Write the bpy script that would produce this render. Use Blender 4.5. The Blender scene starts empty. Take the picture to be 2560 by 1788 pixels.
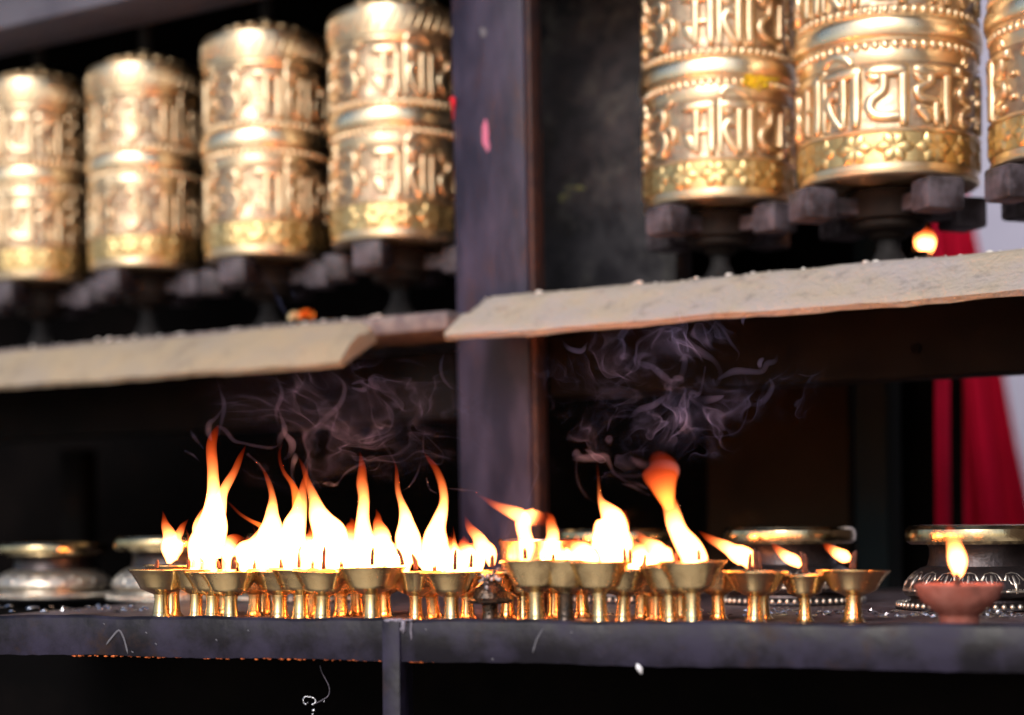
import bpy, bmesh, math, random
from mathutils import Vector, Matrix
R_ = math.radians
random.seed(7)
sc = bpy.context.scene
col = sc.collection

# ------------------------------------------------------------------ camera
CAMZ = 1.05                       # camera height above the ground
FPX, PX0, PY0 = 4460.0, 1280.0, 1315.0   # focal length / principal point in photo pixels
ROLL = R_(0.5)
cam_d = bpy.data.cameras.new('camera')
cam = bpy.data.objects.new('camera', cam_d); col.objects.link(cam)
cam_d.sensor_width = 36.0
cam_d.lens = 36.0 * FPX / 2560.0
cam_d.shift_y = (PY0 - 894.0) / 2560.0
cam_d.clip_start = 0.02; cam_d.clip_end = 500
cam.location = (0, 0, CAMZ)
cam.rotation_euler = (R_(90), ROLL, 0)
cam_d.dof.use_dof = True
cam_d.dof.focus_distance = 1.79
cam_d.dof.aperture_fstop = 2.25
sc.camera = cam

# ------------------------------------------------------------------ world, sun, exposure
SUN_EL, SUN_AZ = R_(33), R_(-24)      # azimuth of the sun seen from the shrine: behind the camera, to its left
world = bpy.data.worlds.new('World'); sc.world = world; world.use_nodes = True
wn = world.node_tree.nodes; wl = world.node_tree.links
bg = wn['Background']
sky = wn.new('ShaderNodeTexSky'); sky.sky_type = 'NISHITA'; sky.sun_disc = False
sky.sun_elevation = SUN_EL
sky.sun_rotation = R_(180) - SUN_AZ
sky.air_density = 1.0; sky.dust_density = 2.0; sky.ozone_density = 1.5
bg.inputs['Strength'].default_value = 0.13
wl.new(sky.outputs['Color'], bg.inputs['Color'])
sun_d = bpy.data.lights.new('sun', 'SUN'); sun_d.energy = 2.6; sun_d.angle = R_(30); sun_d.color = (1.0, 0.95, 0.90)
sun = bpy.data.objects.new('sun', sun_d); col.objects.link(sun)
to_sun = Vector((math.sin(SUN_AZ) * math.cos(SUN_EL), -math.cos(SUN_AZ) * math.cos(SUN_EL), math.sin(SUN_EL)))
sun.rotation_euler = to_sun.to_track_quat('Z', 'Y').to_euler()
sun.location = to_sun * 20

vs = sc.view_settings
vs.view_transform = 'Standard'; vs.look = 'None'; vs.gamma = 1.0; vs.use_curve_mapping = False
vs.exposure = 0.18
cy = sc.cycles
cy.use_denoising = True; cy.use_adaptive_sampling = True; cy.adaptive_threshold = 0.025
cy.max_bounces = 8; cy.transparent_max_bounces = 64; cy.volume_bounces = 0
cy.diffuse_bounces = 3; cy.glossy_bounces = 4
cy.sample_clamp_indirect = 12.0
cy.caustics_reflective = False; cy.caustics_refractive = False

# ------------------------------------------------------------------ picture <-> place
CR, SR = math.cos(ROLL), math.sin(ROLL)
def unroll(x, y):
    dx, dy = x - PX0, y - PY0
    return dx * CR - dy * SR, dx * SR + dy * CR
def at(x, y, Y):
    dx, dy = unroll(x, y)
    return Vector((dx * Y / FPX, Y, CAMZ - dy * Y / FPX))
# wheel wall: u runs to the right and nearer, n points out towards the viewer
U = Vector((0.840, -0.542, 0)).normalized()
N = Vector((-U.y * -1, 0, 0)); N = Vector((U.y, -U.x, 0))
O5 = Vector((0.273, 2.317, 0))
DW = -(O5.x * N.x + O5.y * N.y)
def wall_pt(x, y, q):
    dx, dy = unroll(x, y)
    k = dx / FPX
    Y = (DW - q) / -(k * N.x + N.y)
    return at(x, y, Y)
def wall_t(x, y, q):
    p = wall_pt(x, y, q); return (p - O5).dot(U)
def W(t, q, z):                     # wall coordinates -> world; z relative to the camera
    return O5 + U * t + N * q + Vector((0, 0, CAMZ + z))
# lamp shelf: its front rail runs a little flatter than the wheel wall
UL = Vector((12988.0, -4460.0, 0)).normalized()
NL = Vector((UL.y, -UL.x, 0))
OL = Vector((0, 1.62, 0))
def ZL(x):                          # depth of the rail under picture column x
    return 1.62 * 12988.0 / (12988.0 + (x - PX0))
def lip_t(x, q=0.0):
    k = (x - PX0) / FPX
    d = 1.62 * -NL.y - q
    Y = d / -(k * NL.x + NL.y)
    return (Vector((k * Y, Y, 0)) - OL).dot(UL)
def S(t, q, z):
    return OL + UL * t + NL * q + Vector((0, 0, CAMZ + z))
SHELF = -0.091                      # shelf surface relative to the camera

# ------------------------------------------------------------------ materials
def mat(name, base, rough=0.5, metal=0.0, var=None, vscale=8.0, vstretch=(1, 1, 1), bump=0.0, bscale=60.0,
        rvar=0.0, spec=0.5, detail=6.0, lo=0.4, hi=0.65, var2=None, v2scale=2.0, lo2=.55, hi2=.7, coat=0.0, aniso=0.0):
    m = bpy.data.materials.new(name); m.use_nodes = True
    nt = m.node_tree; nd = nt.nodes; lk = nt.links
    b = nd['Principled BSDF']
    b.inputs['Base Color'].default_value = (*base, 1); b.inputs['Roughness'].default_value = rough
    b.inputs['Metallic'].default_value = metal; b.inputs['Specular IOR Level'].default_value = spec
    if coat: b.inputs['Coat Weight'].default_value = coat; b.inputs['Coat Roughness'].default_value = .2
    if aniso:                       # lathe-turned or hand-rubbed metal: fine rings round the axis
        tg = nd.new('ShaderNodeTangent'); tg.direction_type = 'RADIAL'; tg.axis = 'Z'
        lk.new(tg.outputs[0], b.inputs['Tangent']); b.inputs['Anisotropic'].default_value = aniso; b.inputs['Anisotropic Rotation'].default_value = .25
    if var or bump or rvar or var2:
        tc = nd.new('ShaderNodeTexCoord'); mp = nd.new('ShaderNodeMapping'); mp.inputs['Scale'].default_value = vstretch
        lk.new(tc.outputs['Object'], mp.inputs['Vector'])
        n = nd.new('ShaderNodeTexNoise'); n.inputs['Scale'].default_value = vscale; n.inputs['Detail'].default_value = detail
        n.inputs['Roughness'].default_value = 0.65
        lk.new(mp.outputs['Vector'], n.inputs['Vector'])
        r = nd.new('ShaderNodeMapRange'); r.inputs['From Min'].default_value = lo; r.inputs['From Max'].default_value = hi
        lk.new(n.outputs['Fac'], r.inputs['Value'])
        last = None
        if var:
            mx = nd.new('ShaderNodeMix'); mx.data_type = 'RGBA'
            mx.inputs['A'].default_value = (*base, 1); mx.inputs['B'].default_value = (*var, 1)
            lk.new(r.outputs['Result'], mx.inputs['Factor']); last = mx.outputs['Result']
        if var2:
            n2 = nd.new('ShaderNodeTexNoise'); n2.inputs['Scale'].default_value = v2scale; n2.inputs['Detail'].default_value = 8
            n2.inputs['Roughness'].default_value = 0.7
            lk.new(mp.outputs['Vector'], n2.inputs['Vector'])
            r2 = nd.new('ShaderNodeMapRange'); r2.inputs['From Min'].default_value = lo2; r2.inputs['From Max'].default_value = hi2
            lk.new(n2.outputs['Fac'], r2.inputs['Value'])
            m2 = nd.new('ShaderNodeMix'); m2.data_type = 'RGBA'
            if last: lk.new(last, m2.inputs['A'])
            else: m2.inputs['A'].default_value = (*base, 1)
            m2.inputs['B'].default_value = (*var2, 1); lk.new(r2.outputs['Result'], m2.inputs['Factor']); last = m2.outputs['Result']
        if last: lk.new(last, b.inputs['Base Color'])
        if rvar:
            rr = nd.new('ShaderNodeMapRange'); rr.inputs['To Min'].default_value = max(0.02, rough - rvar); rr.inputs['To Max'].default_value = min(1, rough + rvar)
            lk.new(r.outputs['Result'], rr.inputs['Value']); lk.new(rr.outputs['Result'], b.inputs['Roughness'])
        if bump:
            nb = nd.new('ShaderNodeTexNoise'); nb.inputs['Scale'].default_value = bscale; nb.inputs['Detail'].default_value = 5
            lk.new(mp.outputs['Vector'], nb.inputs['Vector'])
            bp = nd.new('ShaderNodeBump'); bp.inputs['Strength'].default_value = bump; bp.inputs['Distance'].default_value = 0.004
            lk.new(nb.outputs['Fac'], bp.inputs['Height']); lk.new(bp.outputs['Normal'], b.inputs['Normal'])
    return m

M = {}
M['brass'] = mat('wheel brass', (0.81, 0.645, 0.435), 0.40, 1.0, aniso=.45, var=(0.68, 0.50, 0.31), vscale=22, bump=0.16, bscale=40, rvar=.08, var2=(0.52, 0.37, 0.23), v2scale=9, lo2=.56, hi2=.76)
M['brass_field'] = mat('tarnished brass', (0.54, 0.40, 0.27), 0.46, 1.0, var=(0.29, 0.20, 0.145), vscale=34, bump=0.30, bscale=60, rvar=.08)
M['brass_olive'] = mat('olive brass', (0.66, 0.48, 0.23), 0.40, 1.0, var=(0.48, 0.34, 0.15), vscale=40, bump=0.20, bscale=70, rvar=.06)
M['brass_polished_highlight'] = mat('polished highlight brass', (0.88, 0.72, 0.50), 0.32, 1.0, var=(0.78, 0.58, 0.36), vscale=20, bump=0.12, bscale=40, rvar=.06)  # smoother, and paler so the band's highlight sits in the colour too
M['lampbrass'] = mat('lamp brass', (0.90, 0.67, 0.35), 0.25, 1.0, aniso=.90, var=(0.78, 0.54, 0.26), vscale=1.6, rvar=.05, var2=(0.46, 0.28, 0.13), v2scale=1.7, lo2=.58, hi2=.74)
M['lampbrass_old'] = mat('worn lamp brass', (0.80, 0.60, 0.32), 0.28, 1.0, aniso=.88, var=(0.50, 0.35, 0.18), vscale=1.8, rvar=.06, var2=(0.18, 0.12, 0.08), v2scale=1.9, lo2=.57, hi2=.72)
M['soot'] = mat('sooty bronze', (0.030, 0.022, 0.018), 0.22, 0.6, var=(0.09, 0.05, 0.03), vscale=3, bump=0.3, bscale=7, rvar=.1)
M['urn'] = mat('urn brass', (0.62, 0.50, 0.30), 0.22, 1.0, aniso=.5, var=(0.30, 0.23, 0.13), vscale=2.5, bump=0.1, bscale=9, rvar=.06)
M['urn_dark'] = mat('urn patina', (0.05, 0.04, 0.042), 0.38, 0.7, var=(0.025, 0.02, 0.022), vscale=4, bump=0.2, bscale=14)
M['urn_relief'] = mat('urn relief metal', (0.62, 0.565, 0.48), 0.38, 0.9, var=(0.34, 0.30, 0.26), vscale=5, bump=0.2, bscale=16, rvar=.1)
M['ledge'] = mat('cream ledge paint', (0.33, 0.26, 0.18), 0.9, 0, var=(0.28, 0.235, 0.19), vscale=12, bump=.75, bscale=190, var2=(0.18, 0.145, 0.115), v2scale=20, lo2=.52, hi2=.78, spec=.2)
M['ledge_grey'] = mat('grey gritty ledge paint', (0.35, 0.295, 0.235), 0.92, 0, var=(0.325, 0.29, 0.29), vscale=10, bump=1.0, bscale=150, var2=(0.17, 0.145, 0.135), v2scale=32, lo2=.54, hi2=.74, spec=.2)
M['slab'] = mat('dusty slab', (0.11, 0.09, 0.10), 0.9, 0, var=(0.22, 0.185, 0.18), vscale=40, bump=0.5, bscale=90, spec=.2)
M['post'] = mat('dark painted post', (0.016, 0.0130, 0.026), 0.45, 0, spec=.22, var=(0.046, 0.037, 0.066), vscale=16, vstretch=(1, 1, .3), bump=0.35, bscale=40, rvar=.12, var2=(0.062, 0.028, 0.027), v2scale=18, lo2=.55, hi2=.70)
M['postedge'] = mat('brown post edge', (0.07, 0.032, 0.026), 0.5, 0, var=(0.025, 0.018, 0.024), vscale=20, bump=.2, spec=.2)  # reddish brown strip down the post's right edge
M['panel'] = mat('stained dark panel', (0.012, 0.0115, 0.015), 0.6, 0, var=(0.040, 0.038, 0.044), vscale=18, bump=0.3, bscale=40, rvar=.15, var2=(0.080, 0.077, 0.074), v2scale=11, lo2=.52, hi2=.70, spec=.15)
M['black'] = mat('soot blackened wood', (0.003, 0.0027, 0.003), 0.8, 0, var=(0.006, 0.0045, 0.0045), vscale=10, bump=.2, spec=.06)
M['blackwall'] = mat('soot and shade black', (0.0018, 0.0016, 0.0018), 0.9, 0, var=(0.004, 0.003, 0.003), vscale=6, spec=.03)  # soot black; also stands in for the dark under the shelf
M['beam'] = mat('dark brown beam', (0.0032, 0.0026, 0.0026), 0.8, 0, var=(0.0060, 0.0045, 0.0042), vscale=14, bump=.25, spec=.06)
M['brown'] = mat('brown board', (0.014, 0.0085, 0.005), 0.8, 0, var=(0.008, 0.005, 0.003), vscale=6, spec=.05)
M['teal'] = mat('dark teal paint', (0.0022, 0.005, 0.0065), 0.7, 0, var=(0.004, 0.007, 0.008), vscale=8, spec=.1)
M['greybeam'] = mat('grey roof beam', (0.12, 0.115, 0.15), 0.8, 0, var=(0.085, 0.08, 0.11), vscale=7, bump=.3, spec=.2)
M['handle'] = mat('weathered handle block', (0.085, 0.070, 0.086), 0.55, 0, var=(0.022, 0.016, 0.019), vscale=26, bump=.4, bscale=60, spec=.3, lo=.42, hi=.62)
M['hub'] = mat('dark hub wood', (0.008, 0.005, 0.004), 0.7, 0, var=(0.016, 0.010, 0.008), vscale=30, bump=.3, spec=.15)
M['shaft'] = mat('grey shaft', (0.022, 0.020, 0.021), 0.7, 0, var=(0.010, 0.009, 0.009), vscale=30, spec=.15)
M['steel'] = mat('painted iron rail', (0.0065, 0.0055, 0.0095), 0.45, 0.0, var=(0.022, 0.0180, 0.037), vscale=17, bump=.2, bscale=60, rvar=.12, detail=9, lo=.42, hi=.64, var2=(0.024, 0.013, 0.012), v2scale=20, lo2=.56, hi2=.70, spec=.18)
M['rim_highlight_weld'] = mat('rail highlight and weld metal', (0.25, 0.22, 0.28), 0.4, .3, var=(0.10, 0.09, 0.12), vscale=60, bump=.2)  # pale tone paints the highlight on the rail's top edge; also weld metal
M['shelf'] = mat('waxed shelf sheet', (0.05, 0.026, 0.026), 0.38, 0, var=(0.10, 0.080, 0.095), vscale=16, bump=.35, bscale=50, rvar=.1)
M['terracotta'] = mat('terracotta', (0.25, 0.072, 0.052), 0.8, 0, var=(0.33, 0.12, 0.095), vscale=2.5, bump=.5, bscale=16, var2=(0.09, 0.03, 0.024), v2scale=1.6, lo2=.54, hi2=.72, spec=.2)
M['copper'] = mat('copper', (0.78, 0.42, 0.28), 0.25, 1.0, var=(0.55, 0.28, 0.18), vscale=2.5)
M['wick'] = mat('charred wick', (0.055, 0.022, 0.016), 0.9, 0, var=(0.12, 0.035, 0.02), vscale=200, bump=.5, bscale=400)
M['butter'] = mat('butter', (0.75, 0.58, 0.28), 0.35, 0, var=(0.62, 0.42, 0.18), vscale=4)
M['cotton'] = mat('singed cotton', (0.50, 0.47, 0.50), 0.9, 0, var=(0.06, 0.045, 0.045), vscale=150, bump=.6, bscale=300, lo=.45, hi=.55)
M['red'] = mat('crimson cloth', (0.50, 0.004, 0.032), 0.9, 0, var=(0.40, 0.003, 0.024), vscale=5, bump=.2, bscale=200, spec=.1)
M['lavender'] = mat('lavender plaster', (0.34, 0.33, 0.42), 0.9, 0, var=(0.29, 0.28, 0.37), vscale=2, bump=.2)
M['ground'] = mat('pale paving stone', (0.58, 0.52, 0.44), 0.85, 0, var=(0.48, 0.43, 0.37), vscale=1.5, bump=.5, bscale=12)
M['brickred'] = mat('unseen building brick', (0.10, 0.06, 0.045), 0.9, 0, var=(0.07, 0.045, 0.035), vscale=3, bump=.5, bscale=20)
M['marigold'] = mat('marigold petals', (0.85, 0.16, 0.01), 0.8, 0, var=(0.75, 0.28, 0.02), vscale=60)
M['cream_petal'] = mat('cream petals', (0.72, 0.62, 0.40), 0.8, 0, var=(0.62, 0.48, 0.28), vscale=60)
M['yellow'] = mat('yellow pigment', (0.80, 0.56, 0.01), 0.9, 0, var=(0.70, 0.40, 0.01), vscale=90)
M['pink'] = mat('pink reflection streak', (0.55, 0.12, 0.22), 0.7, 0, var=(0.30, 0.12, 0.20), vscale=60)
M['olive_smear'] = mat('olive smear', (0.16, 0.16, 0.05), 0.8, 0, var=(0.07, 0.07, 0.05), vscale=50)
M['redthread'] = mat('red thread', (0.75, 0.01, 0.03), 0.6)
M['white'] = mat('white scrap', (0.80, 0.78, 0.82), 0.5, 0, var=(0.65, 0.63, 0.68), vscale=90)
M['rice'] = mat('rice and dust crumbs', (0.70, 0.66, 0.62), 0.8, 0, var=(0.45, 0.38, 0.36), vscale=90)
M['wax'] = mat('orange wax', (0.75, 0.16, 0.02), 0.35, 0, var=(0.45, 0.08, 0.015), vscale=90)  # orange of the flame glow put into the wax colour
M['foil'] = mat('silver foil', (0.80, 0.80, 0.85), 0.25, 1.0, var=(0.55, 0.55, 0.62), vscale=120, bump=.8, bscale=150)
M['chalk'] = mat('chalk scrawl', (0.11, 0.105, 0.125), 0.9, 0, var=(0.09, 0.085, 0.10), vscale=120)

def flame_mat(name, k, c0, c1, s0, s1, k1):
    """glowing gas; local z runs 0 at the wick to 1 at the tip, where it is cooler and redder"""
    m = bpy.data.materials.new(name); m.use_nodes = True
    nt = m.node_tree
    for n in list(nt.nodes): nt.nodes.remove(n)
    o = nt.nodes.new('ShaderNodeOutputMaterial'); e = nt.nodes.new('ShaderNodeEmission')
    tc = nt.nodes.new('ShaderNodeTexCoord'); sx = nt.nodes.new('ShaderNodeSeparateXYZ')
    r = nt.nodes.new('ShaderNodeMapRange'); r.interpolation_type = 'SMOOTHSTEP'; r.inputs['From Min'].default_value = s0; r.inputs['From Max'].default_value = s1
    mx = nt.nodes.new('ShaderNodeMix'); mx.data_type = 'RGBA'; mx.inputs['A'].default_value = (*c0, 1); mx.inputs['B'].default_value = (*c1, 1)
    l1 = nt.nodes.new('ShaderNodeMapRange'); l1.inputs['To Min'].default_value = math.log(k); l1.inputs['To Max'].default_value = math.log(k1)
    ex = nt.nodes.new('ShaderNodeMath'); ex.operation = 'EXPONENT'
    L = nt.links.new
    L(tc.outputs['Object'], sx.inputs[0]); L(sx.outputs['Z'], r.inputs['Value']); L(r.outputs['Result'], mx.inputs['Factor'])
    L(r.outputs['Result'], l1.inputs['Value']); L(l1.outputs['Result'], ex.inputs[0]); L(ex.outputs[0], e.inputs['Strength'])
    L(mx.outputs['Result'], e.inputs['Color']); L(e.outputs[0], o.inputs['Volume'])
    return m
M['flame'] = flame_mat('flame gas', 3000.0, (1.0, 0.30, 0.078), (1.0, 0.060, 0.001), .40, 1.0, 140.0)
M['flame_dim'] = flame_mat('cool flame gas', 900.0, (1.0, 0.16, 0.02), (1.0, 0.08, 0.02), .05, .95, 40.0)
def smoke_mat(name, dens):
    m = bpy.data.materials.new(name); m.use_nodes = True
    nt = m.node_tree
    for n in list(nt.nodes): nt.nodes.remove(n)
    o = nt.nodes.new('ShaderNodeOutputMaterial'); e = nt.nodes.new('ShaderNodeVolumePrincipled')
    e.inputs['Color'].default_value = (0.46, 0.52, 1.0, 1); e.inputs['Density'].default_value = dens
    e.inputs['Anisotropy'].default_value = 0.1
    nt.links.new(e.outputs[0], o.inputs['Volume'])
    return m
M['smoke'] = smoke_mat('smoke', 6.0)
def smoke_cloud(name, dens, wscale, rscale, thr, off):
    """curling sheets: a warped ridged noise, fading out towards the domain's edge (local -1..1)"""
    m = bpy.data.materials.new(name); m.use_nodes = True
    nt = m.node_tree; N_ = nt.nodes.new; L = nt.links.new
    for n in list(nt.nodes): nt.nodes.remove(n)
    o = N_('ShaderNodeOutputMaterial'); e = N_('ShaderNodeVolumePrincipled')
    e.inputs['Color'].default_value = (0.46, 0.52, 1.0, 1)
    tc = N_('ShaderNodeTexCoord'); mp = N_('ShaderNodeMapping'); mp.inputs['Location'].default_value = off; mp.inputs['Scale'].default_value = (1, .35, .8)
    L(tc.outputs['Object'], mp.inputs['Vector'])
    n1 = N_('ShaderNodeTexNoise'); n1.inputs['Scale'].default_value = wscale; n1.inputs['Detail'].default_value = 2
    L(mp.outputs['Vector'], n1.inputs['Vector'])
    sb = N_('ShaderNodeVectorMath'); sb.operation = 'SUBTRACT'; sb.inputs[1].default_value = (.5, .5, .5); L(n1.outputs['Color'], sb.inputs[0])
    ms = N_('ShaderNodeVectorMath'); ms.operation = 'MULTIPLY_ADD'; ms.inputs[1].default_value = (1.5, 1.0, 1.5); L(sb.outputs[0], ms.inputs[0]); L(mp.outputs['Vector'], ms.inputs[2])
    n2 = N_('ShaderNodeTexNoise'); n2.inputs['Scale'].default_value = rscale; n2.inputs['Detail'].default_value = 1.5; L(ms.outputs[0], n2.inputs['Vector'])
    s1 = N_('ShaderNodeMath'); s1.operation = 'SUBTRACT'; s1.inputs[1].default_value = .5; L(n2.outputs['Fac'], s1.inputs[0])
    ab = N_('ShaderNodeMath'); ab.operation = 'ABSOLUTE'; L(s1.outputs[0], ab.inputs[0])
    rg = N_('ShaderNodeMapRange'); rg.interpolation_type = 'SMOOTHSTEP'; rg.inputs['From Min'].default_value = 0; rg.inputs['From Max'].default_value = thr
    rg.inputs['To Min'].default_value = 1; rg.inputs['To Max'].default_value = 0; L(ab.outputs[0], rg.inputs['Value'])
    n3 = N_('ShaderNodeTexNoise'); n3.inputs['Scale'].default_value = 1.6; n3.inputs['Detail'].default_value = 2; L(mp.outputs['Vector'], n3.inputs['Vector'])
    r3 = N_('ShaderNodeMapRange'); r3.interpolation_type = 'SMOOTHSTEP'; r3.inputs['From Min'].default_value = .42; r3.inputs['From Max'].default_value = .66; L(n3.outputs['Fac'], r3.inputs['Value'])
    ln = N_('ShaderNodeVectorMath'); ln.operation = 'LENGTH'; L(tc.outputs['Object'], ln.inputs[0])
    fo = N_('ShaderNodeMapRange'); fo.interpolation_type = 'SMOOTHSTEP'; fo.inputs['From Min'].default_value = .35; fo.inputs['From Max'].default_value = .98
    fo.inputs['To Min'].default_value = 1; fo.inputs['To Max'].default_value = 0; L(ln.outputs['Value'], fo.inputs['Value'])
    a = N_('ShaderNodeMath'); a.operation = 'MULTIPLY'; L(rg.outputs[0], a.inputs[0]); L(r3.outputs[0], a.inputs[1])
    b = N_('ShaderNodeMath'); b.operation = 'MULTIPLY'; L(a.outputs[0], b.inputs[0]); L(fo.outputs[0], b.inputs[1])
    c = N_('ShaderNodeMath'); c.operation = 'MULTIPLY'; L(b.outputs[0], c.inputs[0]); c.inputs[1].default_value = dens
    L(c.outputs[0], e.inputs['Density']); L(e.outputs[0], o.inputs['Volume'])
    m.cycles.volume_step_rate = .5
    return m

# ------------------------------------------------------------------ helpers
def tag(o, label=None, cat=None, group=None, kind=None):
    if label: o['label'] = label
    if cat: o['category'] = cat
    if group: o['group'] = group
    if kind: o['kind'] = kind
    return o
def link(name, me, m, parent=None, smooth=None):
    o = bpy.data.objects.new(name, me); col.objects.link(o)
    if m is not None:
        me.materials.clear()
        for x in (m if isinstance(m, (list, tuple)) else [m]): me.materials.append(x)
    if parent is not None: o.parent = parent
    return o
def empty(name, loc, rz=0.0):
    o = bpy.data.objects.new(name, None); col.objects.link(o); o.location = loc; o.rotation_euler = (0, 0, rz)
    o.empty_display_size = .02
    return o
def from_bm(name, bm, smooth=False):
    me = bpy.data.meshes.new(name); bmesh.ops.recalc_face_normals(bm, faces=bm.faces[:])
    bm.to_mesh(me); bm.free()
    if smooth:
        for p in me.polygons: p.use_smooth = True
    return me
def auto(me, ang=40):
    for p in me.polygons: p.use_smooth = True
    try: me.set_sharp_from_angle(angle=R_(ang))
    except Exception: pass
    return me
def lathe(profile, seg=64, cap=True, mats=None, wob=0.0, seed=0):
    """profile: list of (r, z); mats: material index for each profile span"""
    rnd = random.Random(seed)
    ph = [(rnd.uniform(0, 6.28), rnd.randint(2, 9), rnd.uniform(4, 30)) for _ in range(6)]
    bm = bmesh.new(); rings = []
    for r, z in profile:
        ring = []
        for i in range(seg):
            a = 2 * math.pi * i / seg
            w = sum(math.sin(k * a + p + f * z * 6) for p, k, f in ph) / 6 * wob if wob else 0
            ring.append(bm.verts.new(((r + w) * math.cos(a), (r + w) * math.sin(a), z)))
        rings.append(ring)
    for j in range(len(rings) - 1):
        for i in range(seg):
            f = bm.faces.new((rings[j][i], rings[j][(i + 1) % seg], rings[j + 1][(i + 1) % seg], rings[j + 1][i]))
            if mats: f.material_index = mats[j]
    if cap:
        for ring in (rings[0], rings[-1]):
            if Vector(ring[0].co.xy).length > 1e-5:
                try: bm.faces.new(ring)
                except Exception: pass
    return auto(from_bm('lathe', bm), 35)
def box_bm(bm, pts8, bevel=0.0, seg=2):
    """pts8: 4 bottom corners then 4 top corners"""
    v = [bm.verts.new(p) for p in pts8]
    fs = [bm.faces.new([v[i] for i in q]) for q in ((3, 2, 1, 0), (4, 5, 6, 7), (0, 1, 5, 4), (1, 2, 6, 5), (2, 3, 7, 6), (3, 0, 4, 7))]
    if bevel:
        es = list({e for f in fs for e in f.edges})
        bmesh.ops.bevel(bm, geom=es, offset=bevel, segments=seg, affect='EDGES', profile=.5)
    return v
def box_obj(name, pts8, m, bevel=0.004, parent=None, cuts=0):
    bm = bmesh.new()
    c = sum((Vector(p) for p in pts8), Vector()) / 8
    base = Vector((c.x, c.y, min(p[2] for p in pts8)))
    box_bm(bm, [Vector(p) - base for p in pts8], bevel)
    me = from_bm(name, bm)
    auto(me, 30)
    o = link(name, me, m)
    o.location = base
    if parent is not None:
        o.parent = parent
        o.location = base - parent.location
    return o
def wall_box(name, t0, t1, q0, q1, z0, z1, m, bevel=.004, parent=None):
    pts = [W(t0, q1, z0), W(t1, q1, z0), W(t1, q0, z0), W(t0, q0, z0), W(t0, q1, z1), W(t1, q1, z1), W(t1, q0, z1), W(t0, q0, z1)]
    return box_obj(name, pts, m, bevel, parent)
def shelf_box(name, t0, t1, q0, q1, z0, z1, m, bevel=.002, parent=None):
    pts = [S(t0, q1, z0), S(t1, q1, z0), S(t1, q0, z0), S(t0, q0, z0), S(t0, q1, z1), S(t1, q1, z1), S(t1, q0, z1), S(t0, q0, z1)]
    return box_obj(name, pts, m, bevel, parent)
def crom(pts, n=4):
    """Catmull-Rom through tuples of floats"""
    out = []; P = [pts[0]] + list(pts) + [pts[-1]]
    for i in range(1, len(P) - 2):
        p0, p1, p2, p3 = P[i - 1], P[i], P[i + 1], P[i + 2]
        for k in range(n):
            t = k / n
            out.append(tuple(.5 * ((2 * b) + (-a + c) * t + (2 * a - 5 * b + 4 * c - d) * t * t + (-a + 3 * b - 3 * c + d) * t ** 3)
                             for a, b, c, d in zip(p0, p1, p2, p3)))
    out.append(tuple(pts[-1]))
    return out
def tube_bm(bm, pts, radii, seg=8, flat=1.0, flatdir=None):
    """closed tube through pts; with flatdir the section is an ellipse: radius across, radius*flat along flatdir"""
    pts = [Vector(p) for p in pts]
    rings = []
    prev = None
    for i, p in enumerate(pts):
        d = (pts[min(i + 1, len(pts) - 1)] - pts[max(i - 1, 0)])
        d = d.normalized() if d.length > 1e-9 else Vector((0, 0, 1))
        if flatdir is not None:
            b = Vector(flatdir); b = (b - d * b.dot(d))
            b = b.normalized() if b.length > 1e-6 else d.orthogonal().normalized()
            a = d.cross(b).normalized()
        else:
            if prev is None: a = d.orthogonal().normalized()
            else:
                a = prev - d * prev.dot(d); a = a.normalized() if a.length > 1e-6 else d.orthogonal().normalized()
            prev = a; b = d.cross(a)
        r = radii[i]; fl = flat[i] if isinstance(flat, (list, tuple)) else flat
        rings.append([bm.verts.new(p + a * r * math.cos(2 * math.pi * k / seg) + b * r * fl * math.sin(2 * math.pi * k / seg)) for k in range(seg)])
    for j in range(len(rings) - 1):
        for k in range(seg):
            bm.faces.new((rings[j][k], rings[j][(k + 1) % seg], rings[j + 1][(k + 1) % seg], rings[j + 1][k]))
    bm.faces.new(rings[0][::-1]); bm.faces.new(rings[-1])

# ================================================================== THE SETTING
def sheet(name, corners, m, kind='structure'):
    bm = bmesh.new(); bm.faces.new([bm.verts.new(c) for c in corners]); me = from_bm(name, bm)
    return tag(link(name, me, m), kind=kind)
sheet('ground', [(-60, -60, 0), (60, -60, 0), (60, 60, 0), (-60, 60, 0)], M['ground'])

# back of the shelter: soot-black boarding behind the wheels
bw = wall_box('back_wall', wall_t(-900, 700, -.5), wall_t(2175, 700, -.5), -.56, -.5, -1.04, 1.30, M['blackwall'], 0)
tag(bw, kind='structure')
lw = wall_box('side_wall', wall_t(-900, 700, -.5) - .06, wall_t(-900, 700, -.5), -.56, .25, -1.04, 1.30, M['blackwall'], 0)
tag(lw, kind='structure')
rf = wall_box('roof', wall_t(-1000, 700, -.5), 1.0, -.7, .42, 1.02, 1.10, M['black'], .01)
tag(rf, 'dark timber roof over the prayer wheels', 'roof')
# overhead beam, its underside lit in the top left corner
ob = wall_box('roof_beam', wall_t(-900, 40, .15), 1.0, .03, .15, .797, .99, M['greybeam'], .006)
tag(ob, 'grey overhead beam crossing the top left corner', 'beam')

# added plinth behind the front rail, coloured black for the shade under the shelf
pl = shelf_box('shade_plinth', -1.8, 1.6, -.9, -.26, -1.045, SHELF - .012, M['blackwall'], 0)
tag(pl, 'added plinth coloured black for the shade under the lamp shelf', 'shade_plinth')

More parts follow.
